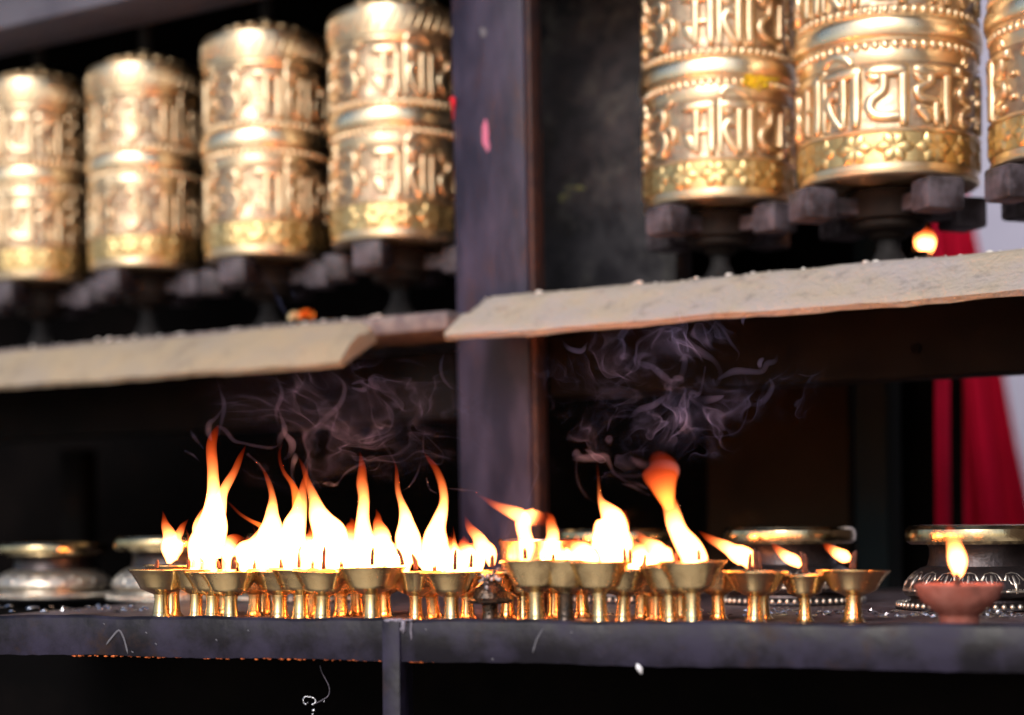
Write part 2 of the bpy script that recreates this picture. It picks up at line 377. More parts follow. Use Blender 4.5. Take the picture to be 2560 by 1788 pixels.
# lavender wall far behind on the right
fw = bpy.data.objects
fwall = box_obj('far_wall', [(0.9, 5.2, 0), (6.5, 4.2, 0), (6.5, 4.5, 0), (0.9, 5.5, 0), (0.9, 5.2, 4.2), (6.5, 4.2, 4.2), (6.5, 4.5, 4.2), (0.9, 5.5, 4.2)], M['lavender'], .02)
tag(fwall, 'plain lavender grey plaster wall behind the rightmost prayer wheels', 'wall')
# unseen brick building beyond the frame, added to darken the wheels' right-hand reflections
rb = box_obj('unseen_dark_building', [(3.2, -5, 0), (4.2, -5, 0), (4.2, 4.0, 0), (3.2, 4.0, 0), (3.2, -5, 5.5), (4.2, -5, 5.5), (4.2, 4.0, 5.5), (3.2, 4.0, 5.5)], M['brickred'], .02)
tag(rb, 'unseen brick building added on the right to darken the brass reflections', 'building')

# ------------------------------------------------------------------ ledges
def ledge(name, tl_top, tl_bot, tr, ztop, zbot, label, m='ledge', qt=.15, qb=.22):
    """sloped apron: top edge at q=qt, bottom edge at q=qb, ends cut square to the wall"""
    e = empty(name, W((tl_top + tr) / 2, 0, ztop - .03))
    tag(e, label, 'ledge')
    bm = bmesh.new()
    n = 60
    prof = [(qt - .012, ztop + .001), (qt - .004, ztop), (qt + .004, ztop - .004), (qt + .010, ztop - .009),
            (qt + .028, ztop - .023), (qt + .048, ztop - .038), (qb - .003, zbot + .003), (qb, zbot - .001), (qb - .006, zbot - .007), (qt - .012, ztop - .03)]
    rnd = random.Random(3)
    rows = []
    for i in range(n + 1):
        f = i / n; t = tl_top + (tr - tl_top) * f
        row = []
        for k, (q, z) in enumerate(prof):
            jz = (rnd.uniform(-1, 1) * .0009 + math.sin(f * 23 + k * .3) * .0008 + math.sin(f * 57) * .0005)
            jq = rnd.uniform(-1, 1) * .0008
            # rounded top corners at both ends
            d = min(t - tl_top, tr - t)
            drop = 0
            if d < .02 and k < 4: drop = (.02 - d) ** 2 / .02 * .55
            row.append(bm.verts.new(W(t, q + jq, z + jz - drop) - e.location))
        rows.append(row)
    for i in range(n):
        for k in range(len(prof)):
            bm.faces.new((rows[i][k], rows[i][(k + 1) % len(prof)], rows[i + 1][(k + 1) % len(prof)], rows[i + 1][k]))
    bm.faces.new(rows[0]); bm.faces.new(rows[-1][::-1])
    link('apron', auto(from_bm('apron', bm), 50), M[m], e)
    return e
tR0 = wall_t(1185, 741, .15)
ledR = ledge('ledge', tR0, tR0, 1.25, .299, .245, 'cream grey sloping stone ledge under the right hand prayer wheels', 'ledge_grey')
tL1 = wall_t(928, 830, .15)
ledL = ledge('ledge', wall_t(-500, 880, .15), 0, tL1, .284, .222, 'cream sloping stone ledge under the left hand prayer wheels, ending before the post')
def slab(t0, t1, z1, parent):
    o = wall_box('slab', t0, t1, -.16, .146, z1 - .026, z1, M['slab'], .006, parent); return o
slab(tR0 + .004, 1.25, .298, ledR)
slab(wall_t(-500, 880, .15), wall_t(1118, 770, .146), .288, ledL)

# beams under the ledges
b1 = wall_box('beam', wall_t(1330, 900, .06), 1.25, .0, .06, .172, .262, M['beam'], .004)
tag(b1, 'dark brown beam running under the right hand ledge', 'beam')
bm_ = bmesh.new(); 
b2 = wall_box('beam', wall_t(-500, 900, .06), wall_t(1140, 900, .06), .0, .06, .150, .246, M['black'], .004)
tag(b2, 'black beam in shadow under the left hand ledge', 'beam')
tb = wall_t(2290, 868, .062)
kn = lathe([(0.0, .0), (.006, .0), (.0065, -.002), (.005, -.004), (0.0, -.0045)], 12, False)
ko = link('bolt_hole', kn, M['blackwall']); ko.parent = b1
ko.rotation_euler = (R_(90), 0, math.atan2(U.y, U.x)); ko.location = W(tb, .0645, .205) - b1.location

# ------------------------------------------------------------------ the post and the panel behind it
tp0, tp1 = wall_t(1138, 650, .11), wall_t(1318, 650, .11)
post = empty('post', W((tp0 + tp1) / 2, .09, SHELF)); tag(post, 'tall dark purple post standing between the two groups of prayer wheels', 'post')
bm = bmesh.new()
def post_pts(lean=.011):
    out = []
    for z in (SHELF + .001, 1.02):
        sh = -(z - .3) * lean
        out += [W(tp0 + sh, .11, z), W(tp1 + sh, .11, z), W(tp1 + sh, .085, z), W(tp0 + sh, .085, z)]
    return [p - post.location for p in out]
box_bm(bm, post_pts(), .004)
link('shaft', auto(from_bm('post_shaft', bm), 30), M['post'], post)
bm = bmesh.new()
pts = []
for z in (SHELF + .001, 1.01):
    sh = -(z - .3) * .011
    pts += [W(tp1 + sh - .001, .103, z), W(tp1 + sh + .006, .103, z), W(tp1 + sh + .006, .075, z), W(tp1 + sh - .001, .075, z)]
box_bm(bm, [p - post.location for p in pts], .0015)
link('edge_strip', auto(from_bm('edge_strip', bm), 30), M['postedge'], post)
def smear(name, spots, q, m, parent, seed=1, seg=14):
    """thin coloured crust: a low domed blob lying on a wall-parallel face; spots are (px, py, rx, ry)"""
    rnd = random.Random(seed); bm = bmesh.new()
    for (x, y, rx, ry) in spots:
        c = bm.verts.new(wall_pt(x, y, q + .0012) - parent.location); ring = []
        for i in range(seg):
            a = 2 * math.pi * i / seg; k = rnd.uniform(.75, 1.15)
            ring.append(bm.verts.new(wall_pt(x + rx * k * math.cos(a), y + ry * k * math.sin(a), q + .0002) - parent.location))
        for i in range(seg): bm.faces.new((c, ring[i], ring[(i + 1) % seg]))
    return link(name, auto(from_bm(name, bm), 60), m, parent)
smear('smear_and_reflection', [(1214, 335, 8, 42), (1218, 365, 6, 14)], .1105, M['pink'], post, 4)  # pink streak is a reflection on the post, put in as colour
smear('smear_and_reflection', [(1208, 80, 9, 12)], .1105, M['chalk'], post, 5)
tq0, tq1 = wall_t(1322, 300, -.10), wall_t(1690, 620, -.10)
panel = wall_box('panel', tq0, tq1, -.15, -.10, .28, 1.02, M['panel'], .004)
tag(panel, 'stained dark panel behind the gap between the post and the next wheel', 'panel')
smear('smear_and_reflection', [(1438, 470, 24, 7), (1412, 490, 14, 5), (1404, 500, 8, 6)], -.0995, M['olive_smear'], panel, 6)
rt = empty('red_thread', wall_pt(1132, 275, .112)); tag(rt, 'tiny red thread knot at the left edge of the post', 'thread')
bm = bmesh.new()
for k, (x, y) in enumerate(((1132, 250), (1133, 262))):
    bmesh.ops.create_uvsphere(bm, u_segments=10, v_segments=8, radius=.0040 - k * .0008, matrix=Matrix.Translation(wall_pt(x, y, .114) - rt.location))
tube_bm(bm, [wall_pt(1133, y, .113) - rt.location for y in (262, 280, 300)], [.0012, .001, .0006], 6)
link('knot', from_bm('knot', bm, True), M['redthread'], rt)

# ------------------------------------------------------------------ things in the dark behind, on the right
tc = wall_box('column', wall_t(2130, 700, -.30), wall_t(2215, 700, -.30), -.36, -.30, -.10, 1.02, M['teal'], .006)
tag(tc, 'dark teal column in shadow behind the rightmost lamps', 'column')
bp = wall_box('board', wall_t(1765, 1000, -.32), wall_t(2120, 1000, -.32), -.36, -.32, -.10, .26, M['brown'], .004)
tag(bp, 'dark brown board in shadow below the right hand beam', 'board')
dp = wall_box('column', wall_t(2222, 1000, -.42), wall_t(2330, 1000, -.42), -.435, -.42, -.10, 1.02, M['blackwall'], .004)  # added black strip, fills the dark gap beside the cloth
tag(dp, 'black strip added to keep the gap beside the red cloth dark', 'column')
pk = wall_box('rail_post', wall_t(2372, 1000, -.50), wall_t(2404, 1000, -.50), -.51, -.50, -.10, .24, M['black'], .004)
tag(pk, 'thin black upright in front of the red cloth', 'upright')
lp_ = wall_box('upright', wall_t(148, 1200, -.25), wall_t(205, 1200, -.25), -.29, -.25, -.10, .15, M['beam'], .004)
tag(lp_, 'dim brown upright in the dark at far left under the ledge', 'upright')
# red cloth: hanging folds that spread towards the bottom
cl = empty('red_cloth', at(2440, 1400, 4.2)); tag(cl, 'crimson cloth hanging in folds behind the right end of the ledge', 'cloth')
bm = bmesh.new(); rows = []
for j in range(25):
    f = j / 24; y = 420 + f * 1060
    xl = 2300 + 40 * f; xr = 2400 + 210 * f ** .9
    row = []
    for i in range(41):
        g = i / 40; x = xl + (xr - xl) * g
        Y = 4.2 + .05 * math.sin(g * 17 + .5 * f) * (.4 + .6 * f) + .02 * math.sin(g * 41 + 3 * f)
        row.append(bm.verts.new(at(x, y, Y) - cl.location))
    rows.append(row)
for j in range(24):
    for i in range(40): bm.faces.new((rows[j][i], rows[j][i + 1], rows[j + 1][i + 1], rows[j + 1][i]))
me = from_bm('cloth_folds', bm, True)
co = link('folds', me, M['red'], cl); sm = co.modifiers.new('thickness', 'SOLIDIFY'); sm.thickness = .004

# ================================================================== PRAYER WHEELS
D = 0.20; RW = D / 2
def z_(f): return f * D
# drum profile from the bottom flange to the dome, z relative to the middle band; (r/D, z/D, material of the span that starts here)
prof = [(.10, -.872, 0), (.455, -.872, 0), (.478, -.868, 0), (.490, -.858, 0), (.492, -.845, 0), (.484, -.835, 0), (.484, -.800, 2), (.488, -.796, 2),
        (.488, -.624, 0), (.497, -.618, 0), (.499, -.608, 0), (.494, -.600, 0), (.474, -.592, 1), (.470, -.56, 1), (.470, -.40, 1), (.471, -.25, 1), (.474, -.225, 1),
        (.480, -.205, 0), (.486, -.165, 0), (.484, -.128, 0), (.480, -.110, 0), (.484, -.092, 0), (.494, -.086, 0), (.498, -.076, 0), (.494, -.066, 0),
        (.500, -.064, 3), (.508, -.057, 3), (.513, -.040, 3), (.5145, -.01, 3), (.513, .024, 3), (.508, .048, 3), (.500, .058, 0), (.494, .062, 0), (.498, .070, 0),
        (.484, .080, 0), (.480, .098, 0), (.482, .118, 1), (.472, .132, 1), (.470, .2, 1), (.470, .4, 1), (.471, .50, 1), (.474, .525, 0), (.482, .535, 0), (.490, .550, 0),
        (.488, .562, 0), (.498, .572, 0), (.502, .585, 0), (.502, .77, 0), (.499, .79, 0), (.488, .803, 0), (.46, .815, 0), (.40, .832, 0), (.34, .846, 0), (.335, .86, 0),
        (.29, .90, 0), (.22, .925, 0), (.12, .94, 0), (.06, .945, 0), (.055, .99, 0)]
drum_me = lathe([(r * D, z * D) for r, z, _ in prof], 96, True, [m for _, _, m in prof], wob=.0011, seed=4)
for m in ('brass', 'brass_field', 'brass_olive', 'brass_polished_highlight'): drum_me.materials.append(M[m])
def rope(zc, tilt, n=58, rr=.0052):
    bm = bmesh.new()
    for i in range(n):
        a = 2 * math.pi * i / n
        mtx = (Matrix.Rotation(a, 4, 'Z') @ Matrix.Translation((.484 * D, 0, zc * D)) @ Matrix.Rotation(tilt, 4, 'X')
               @ Matrix.Diagonal((.6, .92, 1.15, 1)))
        bmesh.ops.create_uvsphere(bm, u_segments=8, v_segments=6, radius=rr, matrix=mtx)
    return from_bm('rope_moulding', bm, True)
rope_lo = rope(-.110, .5); rope_up = rope(.098, -.5)
def frieze():
    bm = bmesh.new(); n = 14; zc = -.711 * D; hh = .078 * D; r0 = .4875 * D
    da = 2 * math.pi / n
    def petal(a0, ang, L, wdt):
        nL, nW = 5, 4; g = []
        for i in range(nL + 1):
            s = i / nL; row = []
            for k in range(nW + 1):
                v = k / nW * 2 - 1
                prof_w = math.sin(math.pi * min(1, s * .92 + .06)) ** .8
                lx = s * L; ly = v * wdt * prof_w
                X = lx * math.cos(ang) - ly * math.sin(ang); Z = lx * math.sin(ang) + ly * math.cos(ang)
                h = .0027 * (1 - v * v) * prof_w ** .6
                a = a0 + X / r0; rr = r0 + h - .0002
                row.append(bm.verts.new((rr * math.cos(a), rr * math.sin(a), zc + Z)))
            g.append(row)
        for i in range(nL):
            for k in range(nW): bm.faces.new((g[i][k], g[i + 1][k], g[i + 1][k + 1], g[i][k + 1]))
    for i in range(n):
        for k in range(6): petal(i * da, k * math.pi / 3 + (0 if 1 else 0), (.0216 if k % 3 == 0 else .0200), .0094)
    bmesh.ops.remove_doubles(bm, verts=bm.verts[:], dist=1e-6)
    return from_bm('flower_frieze', bm, True)
frieze_me = frieze()
def hatch():
    bm = bmesh.new(); n = 44
    for i in range(n):
        a = 2 * math.pi * i / n; pts = []
        for k in range(6):
            f = k / 5; aa = a + f * .13; pts.append((.502 * D * math.cos(aa), .502 * D * math.sin(aa), (.60 + .15 * f) * D))
        tube_bm(bm, pts, [.0006, .0018, .0021, .0021, .0018, .0006], 6)
    return from_bm('cap_hatching', bm, True)
hatch_me = hatch()
def lotus():
    bm = bmesh.new(); n = 16
    for i in range(n):
        a = 2 * math.pi * i / n
        mtx = Matrix.Rotation(a, 4, 'Z') @ Matrix.Translation((.315 * D, 0, .868 * D)) @ Matrix.Diagonal((1.1, 1.3, .55, 1))
        bmesh.ops.create_uvsphere(bm, u_segments=8, v_segments=6, radius=.0092, matrix=mtx)
    return from_bm('lotus_ring', bm, True)
lotus_me = lotus()

HEAD = ([(.02, .91), (.5, .90), (.98, .91)], [.085, .115, .105])
STEM = ([(.86, .95), (.86, .6), (.86, .3), (.86, .0)], [.09, .095, .095, .07])
GL = {
 'ma': [HEAD, STEM, ([(.44, .9), (.44, .5), (.44, .05)], [.08, .085, .06]), ([(.05, .46), (.4, .45), (.86, .45)], [.05, .06, .06]), ([(.10, .40), (.28, .26), (.42, .08)], [.05, .13, .06])],
 'ni': [HEAD, STEM, ([(.55, .9), (.55, .5), (.55, .03)], [.07, .085, .06]), ([(.50, .50), (.30, .60), (.14, .50), (.20, .32), (.36, .14), (.52, .02)], [.05, .09, .085, .075, .07, .05]),
        ([(.02, 1.02), (.02, .6), (.02, .02)], [.06, .07, .05]), ([(.0, 1.06), (.16, 1.20), (.42, 1.22), (.66, 1.13), (.78, 1.03)], [.05, .09, .085, .075, .03]), ([(.10, .86), (.2, .80), (.36, .80)], [.06, .09, .05])],
 'pa': [HEAD, STEM, ([(.42, .92), (.42, .62), (.30, .52), (.14, .44), (.10, .30), (.24, .18), (.52, .15), (.86, .17)], [.09, .085, .08, .09, .09, .09, .085, .08]), ([(.06, .88), (.2, .80), (.36, .80)], [.07, .09, .05])],
 'dme': [HEAD, STEM, ([(.42, .92), (.42, .72), (.24, .64), (.10, .58), (.16, .46), (.40, .42), (.60, .42)], [.09, .07, .07, .08, .07, .06, .05]), ([(.56, .42), (.56, .2), (.56, .03)], [.06, .07, .05]),
         ([(.06, .28), (.24, .25), (.42, .08)], [.05, .11, .07]), ([(.46, .29), (.66, .27), (.86, .27)], [.05, .05, .05]), ([(.06, .88), (.2, .78), (.34, .78)], [.06, .09, .05])],
 'hum': [([(.04, .93), (.4, .93), (.72, .93)], [.075, .09, .08]), ([(.44, .9), (.42, .74), (.22, .62), (.22, .52), (.50, .46), (.54, .34), (.30, .26), (.16, .18)], [.07, .07, .08, .08, .075, .075, .07, .04]),
         ([(.16, .18), (.36, .06), (.60, .12)], [.05, .07, .03]), ([(.84, .62), (.86, .55)], [.07, .07]), ([(.84, .26), (.86, .19)], [.07, .07]), ([(.3, 1.06), (.42, 1.18), (.5, 1.06)], [.04, .06, .04])],
 'om': [([(.10, .82), (.28, .93), (.48, .84), (.46, .66), (.28, .56), (.50, .46), (.56, .28), (.38, .10), (.10, .16)], [.05, .08, .085, .08, .07, .08, .085, .085, .05]), ([(.52, .5), (.70, .56), (.84, .46), (.82, .28)], [.06, .075, .075, .05]),
        ([(.48, 1.06), (.64, 1.00), (.82, 1.06)], [.04, .06, .04]), ([(.65, 1.16), (.66, 1.19)], [.05, .05])],
}
ORDER = ['ma', 'ni', 'pa', 'dme', 'hum', 'om']
NLET = 12
def glyph(strokes, zlo, zhi):
    bm = bmesh.new(); wcell = 2 * math.pi / NLET * .93; r0 = .4705 * D; hgt = .0064
    prf = [(-1, -.05), (-.93, .66), (-.74, .96), (0, 1.03), (.74, .96), (.93, .66), (1, -.05)]
    asp = (wcell * r0) / ((zhi - zlo) * D)
    for si, (pts, hw) in enumerate(strokes):
        path = crom([(x, y, h) for (x, y), h in zip(pts, [v * 1.45 for v in hw])], 4)
        rows = []; hs = hgt * (1 - .05 * si)
        L = len(path)
        for i, (x, y, h) in enumerate(path):
            a_, b_ = path[max(i - 1, 0)], path[min(i + 1, L - 1)]
            dx, dy = (b_[0] - a_[0]) * asp, (b_[1] - a_[1]); l = math.hypot(dx, dy) or 1; nx, ny = -dy / l, dx / l
            endf = .75 if i in (0, L - 1) else 1
            row = []
            for pw, ph in prf:
                X = x + nx * pw * h / 1.0; Y = y + ny * pw * h * asp
                ang = -wcell / 2 + X * wcell   # counter-clockwise from above runs left to right for a viewer outside
                rr = r0 + ph * hs * (endf if ph > 0 else 1)
                row.append(bm.verts.new((rr * math.sin(ang), -rr * math.cos(ang), (zlo + (zhi - zlo) * Y) * D)))
            rows.append(row)
        for i in range(L - 1):
            for k in range(len(prf) - 1): bm.faces.new((rows[i][k], rows[i + 1][k], rows[i + 1][k + 1], rows[i][k + 1]))
        bm.faces.new(rows[0]); bm.faces.new(rows[-1])
    return auto(from_bm('letter', bm), 70)
glyph_lo = {k: glyph(v, -.585, -.225) for k, v in GL.items()}
glyph_up = {k: glyph(v, .135, .50) for k, v in GL.items()}
for d_ in (glyph_lo, glyph_up):
    for me in d_.values(): me.materials.append(M['brass'])

# base of a wheel: hub disc and four handle blocks
hub_me = lathe([(.02, -.30), (.09, -.30), (.10, -.285), (.10, -.262), (.18, -.255), (.20, -.235), (.20, -.20), (.235, -.19), (.24, -.04), (.235, -.02), (.05, -.015)], 40)
hub_me.materials.append(M['hub'])
for v in hub_me.vertices: v.co *= D
bm = bmesh.new()
box_bm(bm, [(x * D, y * D, z * D) for z in (-.20, -.03) for x, y in ((.0, -.07), (.0, .07), (.38, .085), (.38, -.085))][:8], 0)
bm.free()
def handle_mesh():
    bm = bmesh.new()
    arm = [(.10, -.06, -.17), (.40, -.06, -.17), (.40, .06, -.17), (.10, .06, -.17), (.10, -.06, -.07), (.40, -.06, -.07), (.40, .06, -.07), (.10, .06, -.07)]
    box_bm(bm, [Vector(p) * D for p in arm], .002)
    blk = [(.37, -.10, -.215), (.57, -.115, -.215), (.57, .115, -.215), (.37, .10, -.215), (.37, -.10, -.022), (.57, -.115, -.022), (.57, .115, -.022), (.37, .10, -.022)]
    box_bm(bm, [Vector(p) * D for p in blk], .0045, 2)
    return auto(from_bm('handle', bm), 30)
handle_me = handle_mesh(); handle_me.materials.append(M['handle'])
shaft_lo_me = lathe([(.21, -1.0), (.19, -.97), (.085, -.62), (.065, -.5), (.062, -.31), (.062, -.29)], 24)
shaft_up_me = lathe([(.05, .0), (.05, .2), (.07, .21), (.07, .4), (.05, .41), (.05, 1.0)], 20)
shaft_lo_me.materials.append(M['shaft']); shaft_up_me.materials.append(M['shaft'])

def wheel(px, rot, sxy, szz, zband, ledge_z, label, hrot):
    c = wall_pt(px, 300, 0)
    e = empty('prayer_wheel', (c.x, c.y, CAMZ + ledge_z))
    tag(e, label, 'prayer wheel', 'brass prayer wheels in a row above the ledges')
    z0 = zband - ledge_z                 # band height over the origin
    def part(name, me, z=0.0, rz=0.0, s=(sxy, sxy, szz), parent=e):
        o = bpy.data.objects.new(name, me); col.objects.link(o); o.parent = parent
        o.location = (0, 0, z); o.rotation_euler = (0, 0, rz); o.scale = s; return o
    dr = part('drum', drum_me, z0, rot)
    def sub(name, me, rz=0.0):
        o = bpy.data.objects.new(name, me); col.objects.link(o); o.parent = dr; o.rotation_euler = (0, 0, rz); return o
    for nm, me in (('rope_moulding', rope_lo), ('rope_moulding', rope_up), ('flower_frieze', frieze_me), ('cap_hatching', hatch_me), ('lotus_ring', lotus_me)):
        if not me.materials: me.materials.append(M['brass_olive'] if nm == 'flower_frieze' else M['brass'])
        sub(nm, me)
    for i in range(NLET):
        g = ORDER[i % 6]; a = 2 * math.pi * i / NLET
        sub('letter', glyph_lo[g], a); sub('letter', glyph_up[g], a)
    zb = z0 - .872 * D * szz
    part('hub', hub_me, zb, 0)
    for k in range(4): part('handle', handle_me, zb, hrot + k * math.pi / 2)
    s = part('shaft', shaft_lo_me, 0, 0, (sxy, sxy, 1)); 
    h = zb - .29 * D * szz
    s.scale = (D * sxy, D * sxy, h / .71); s.location = (0, 0, h / .71 * 1.0)
    s2 = part('shaft', shaft_up_me, z0 + .985 * D * szz, 0, (D, D, max(.02, (.99 - zband) - .985 * D * szz)))
    return e
LZ, RZ_ = .288, .298
wheel(100, 2.0, .95, .985, .582, LZ, 'brass prayer wheel at the far left, cut by the picture edge', 1.19)
wheel(366, .55, .93, .957, .577, LZ, 'brass prayer wheel second from the left', 1.15)
wheel(668, 3.3, .975, 1.0, .579, LZ, 'brass prayer wheel third from the left with its domed top in view', 1.19)
w4 = wheel(995, -3.25, 1.0, .99, .578, LZ, 'brass prayer wheel partly hidden by the left side of the post', 1.22)
w5 = wheel(1797, -.384, 1.0, .945, .571, RZ_, 'brass prayer wheel with a yellow smear on its rope moulding, right of the post', .70)
w6 = wheel(2219, -1.257, 1.115, .995, .581, RZ_, 'wide brass prayer wheel with a clear flower frieze, second from the right', .35)
w7 = wheel(2702, 2.9, 1.05, 1.0, .582, RZ_, 'brass prayer wheel cut off by the right edge of the picture', .38)
# yellow pigment on wheel five
bm = bmesh.new(); rnd = random.Random(5)
def on_wheel5(x, y):                     # hit the drum of wheel five along the picture ray
    c = w5.location; p1 = at(x, y, 1.0) - Vector((0, 0, CAMZ)); dx, dy = p1.x, p1.y
    A = dx * dx + dy * dy; B = -2 * (dx * c.x + dy * c.y); C = c.x ** 2 + c.y ** 2 - (.497 * D) ** 2
    s_ = (-B - math.sqrt(max(0, B * B - 4 * A * C))) / (2 * A)
    return at(x, y, s_)
for i in range(70):
    x = 1895 + rnd.gauss(0, 20); y = 200 + rnd.gauss(0, 7) + (10 if rnd.random() < .15 else 0)
    p = on_wheel5(x, y) - w5.location
    bmesh.ops.create_icosphere(bm, subdivisions=1, radius=rnd.uniform(.0012, .0030), matrix=Matrix.Translation(p))
pg = link('yellow_pigment', from_bm('yellow_pigment', bm, True), M['yellow'], w5)

# ================================================================== IRON SHELF
sh = empty('lamp_shelf', S(0, -.1, SHELF)); tag(sh, 'long dark iron shelf with a front rail carrying the butter lamps', 'shelf')
tj0, tj1 = lip_t(955), lip_t(1000)
tl, tr = lip_t(-160), lip_t(2760)
def rail(t0, t1, ztop, zbot, seed):
    rnd = random.Random(seed); n = 70; bm = bmesh.new(); rows = []
    for i in range(n + 1):
        f = i / n; t = t0 + (t1 - t0) * f
        w1 = .0007 * math.sin(f * 19 + seed) + .0004 * math.sin(f * 47 + seed * 2) + rnd.uniform(-.0002, .0002)
        w2 = .0006 * math.sin(f * 15 + seed) + rnd.uniform(-.0004, .0004)
        pr = [(0.0, zbot + w2), (.0004, zbot + .001 + w2), (.0006, ztop - .0036 + w1), (0.0, ztop - .0026 + w1), (-.0020, ztop - .0002 + w1), (-.0040, ztop + w1), (-.0048, ztop - .001 + w1), (-.005, zbot + w2)]
        rows.append([bm.verts.new(S(t, q + .0005 * math.sin(f * 31 + z * 60), z) - sh.location) for q, z in pr])
    for i in range(n):
        for k in range(8):
            fc = bm.faces.new((rows[i][k], rows[i][(k + 1) % 8], rows[i + 1][(k + 1) % 8], rows[i + 1][k]))
            if k in (2, 3, 4): fc.material_index = 1  # top chamfer faces take the painted highlight
    bm.faces.new(rows[0][::-1]); bm.faces.new(rows[-1])
    return link('front_rail', auto(from_bm('front_rail', bm), 40), [M['steel'], M['rim_highlight_weld']], sh)
rail(tl, tj0 + .004, -.0850, -.1245, 2)
rail(tj1 - .004, tr, -.0852, -.1250, 5)
shelf_box('shelf_top', tl, tr, -.95, -.0055, SHELF - .010, SHELF, M['shelf'], .002, sh)
shelf_box('leg', tj0, tj1, -.030, .0030, -1.045, -.0862, M['steel'], .0015, sh)
# weld bead and drips over the joint
bm = bmesh.new(); rnd = random.Random(8)
for i in range(26):
    x = rnd.uniform(966, 1032); y = 1549 + rnd.uniform(0, 8)
    k = lip_t(x); p = S(k, .0022, -.0860 - rnd.uniform(0, .0018)) - sh.location
    bmesh.ops.create_icosphere(bm, subdivisions=1, radius=rnd.uniform(.0010, .0024), matrix=Matrix.Translation(p) @ Matrix.Diagonal((1.5, .7, .8, 1)))
for x, y0, y1, r in ((1008, -.0865, -.099, .0028), (1027, -.0870, -.105, .0014), (1003, -.093, -.097, .0018)):
    k = lip_t(x); tube_bm(bm, [S(k + .0003 * math.sin(i * 2), .0012, y0 + (y1 - y0) * i / 5) - sh.location for i in range(6)], [r * .6, r, r * .9, r, r * .8, r * .3], 8)
link('weld_drips', from_bm('weld_drips', bm, True), M['rim_highlight_weld'], sh)
# chalky scrawl and specks on the rail
bm = bmesh.new()
def rail_line(pts, r):
    P3 = [S(lip_t(x), .0010, -(y - PY0 + (x - PX0) * SR) * ZL(x) / FPX) - sh.location for x, y in pts]
    tube_bm(bm, P3, [r * .4] + [r] * (len(P3) - 2) + [r * .4], 6, .18, NL)
rail_line(crom([(264, 1612), (280, 1592), (296, 1576), (306, 1590), (312, 1608), (318, 1634)], 3), .0011)
rail_line(crom([(1330, 1632), (1340, 1600), (1356, 1572)], 3), .0009)
for x, y in ((365, 1582), (389, 1610), (1064, 1574), (1428, 1582), (330, 1630), (1230, 1648), (260, 1560), (620, 1577), (540, 1600)):
    rail_line([(x - 3, y - 2), (x, y), (x + 2, y + 3)], .0009)
link('chalk_scrawl', from_bm('chalk_scrawl', bm, True), M['chalk'], sh)
# orange wax drops along the rail's lower edge, the glow put into their colour
bm = bmesh.new(); rnd = random.Random(12)
for i in range(120):
    x = rnd.choice([rnd.uniform(170, 640), rnd.uniform(170, 560), rnd.uniform(640, 950), rnd.uniform(1020, 1080)])
    k = lip_t(x); r = rnd.uniform(.0005, .0014)
    p = S(k, -.0015 + rnd.uniform(-.002, .001), -.1240 - rnd.uniform(0, .0016)) - sh.location
    bmesh.ops.create_icosphere(bm, subdivisions=1, radius=r, matrix=Matrix.Translation(p) @ Matrix.Diagonal((1.9, .8, .8, 1)))
tag(link('wax_drops', from_bm('wax_drops', bm, True), M['wax'], sh), kind='stuff')

# foil scraps and wax crust lying on the shelf around the urns
bm = bmesh.new(); rnd = random.Random(22)
for i in range(150):
    x = rnd.choice([rnd.uniform(-40, 640), rnd.uniform(1900, 2580), rnd.uniform(1350, 2560)])
    b = rnd.uniform(.18, .30)
    Y = ZL(x) + b; p = at(x, 1500, Y); p.z = CAMZ + SHELF
    r = rnd.uniform(.002, .007); vsx = []
    for k in range(6):
        a = k * 1.047 + rnd.uniform(-.3, .3); vsx.append(bm.verts.new(p + Vector((r * math.cos(a), r * .8 * math.sin(a), rnd.uniform(.0006, .0035)))))
    c = bm.verts.new(p + Vector((0, 0, rnd.uniform(.001, .006))))
    for k in range(6): bm.faces.new((c, vsx[k], vsx[(k + 1) % 6]))
sc_o = link('foil_scraps', from_bm('foil_scraps', bm), M['foil']); tag(sc_o, 'crumpled silver foil and wax scraps on the shelf around the urns', 'scraps', kind='stuff')

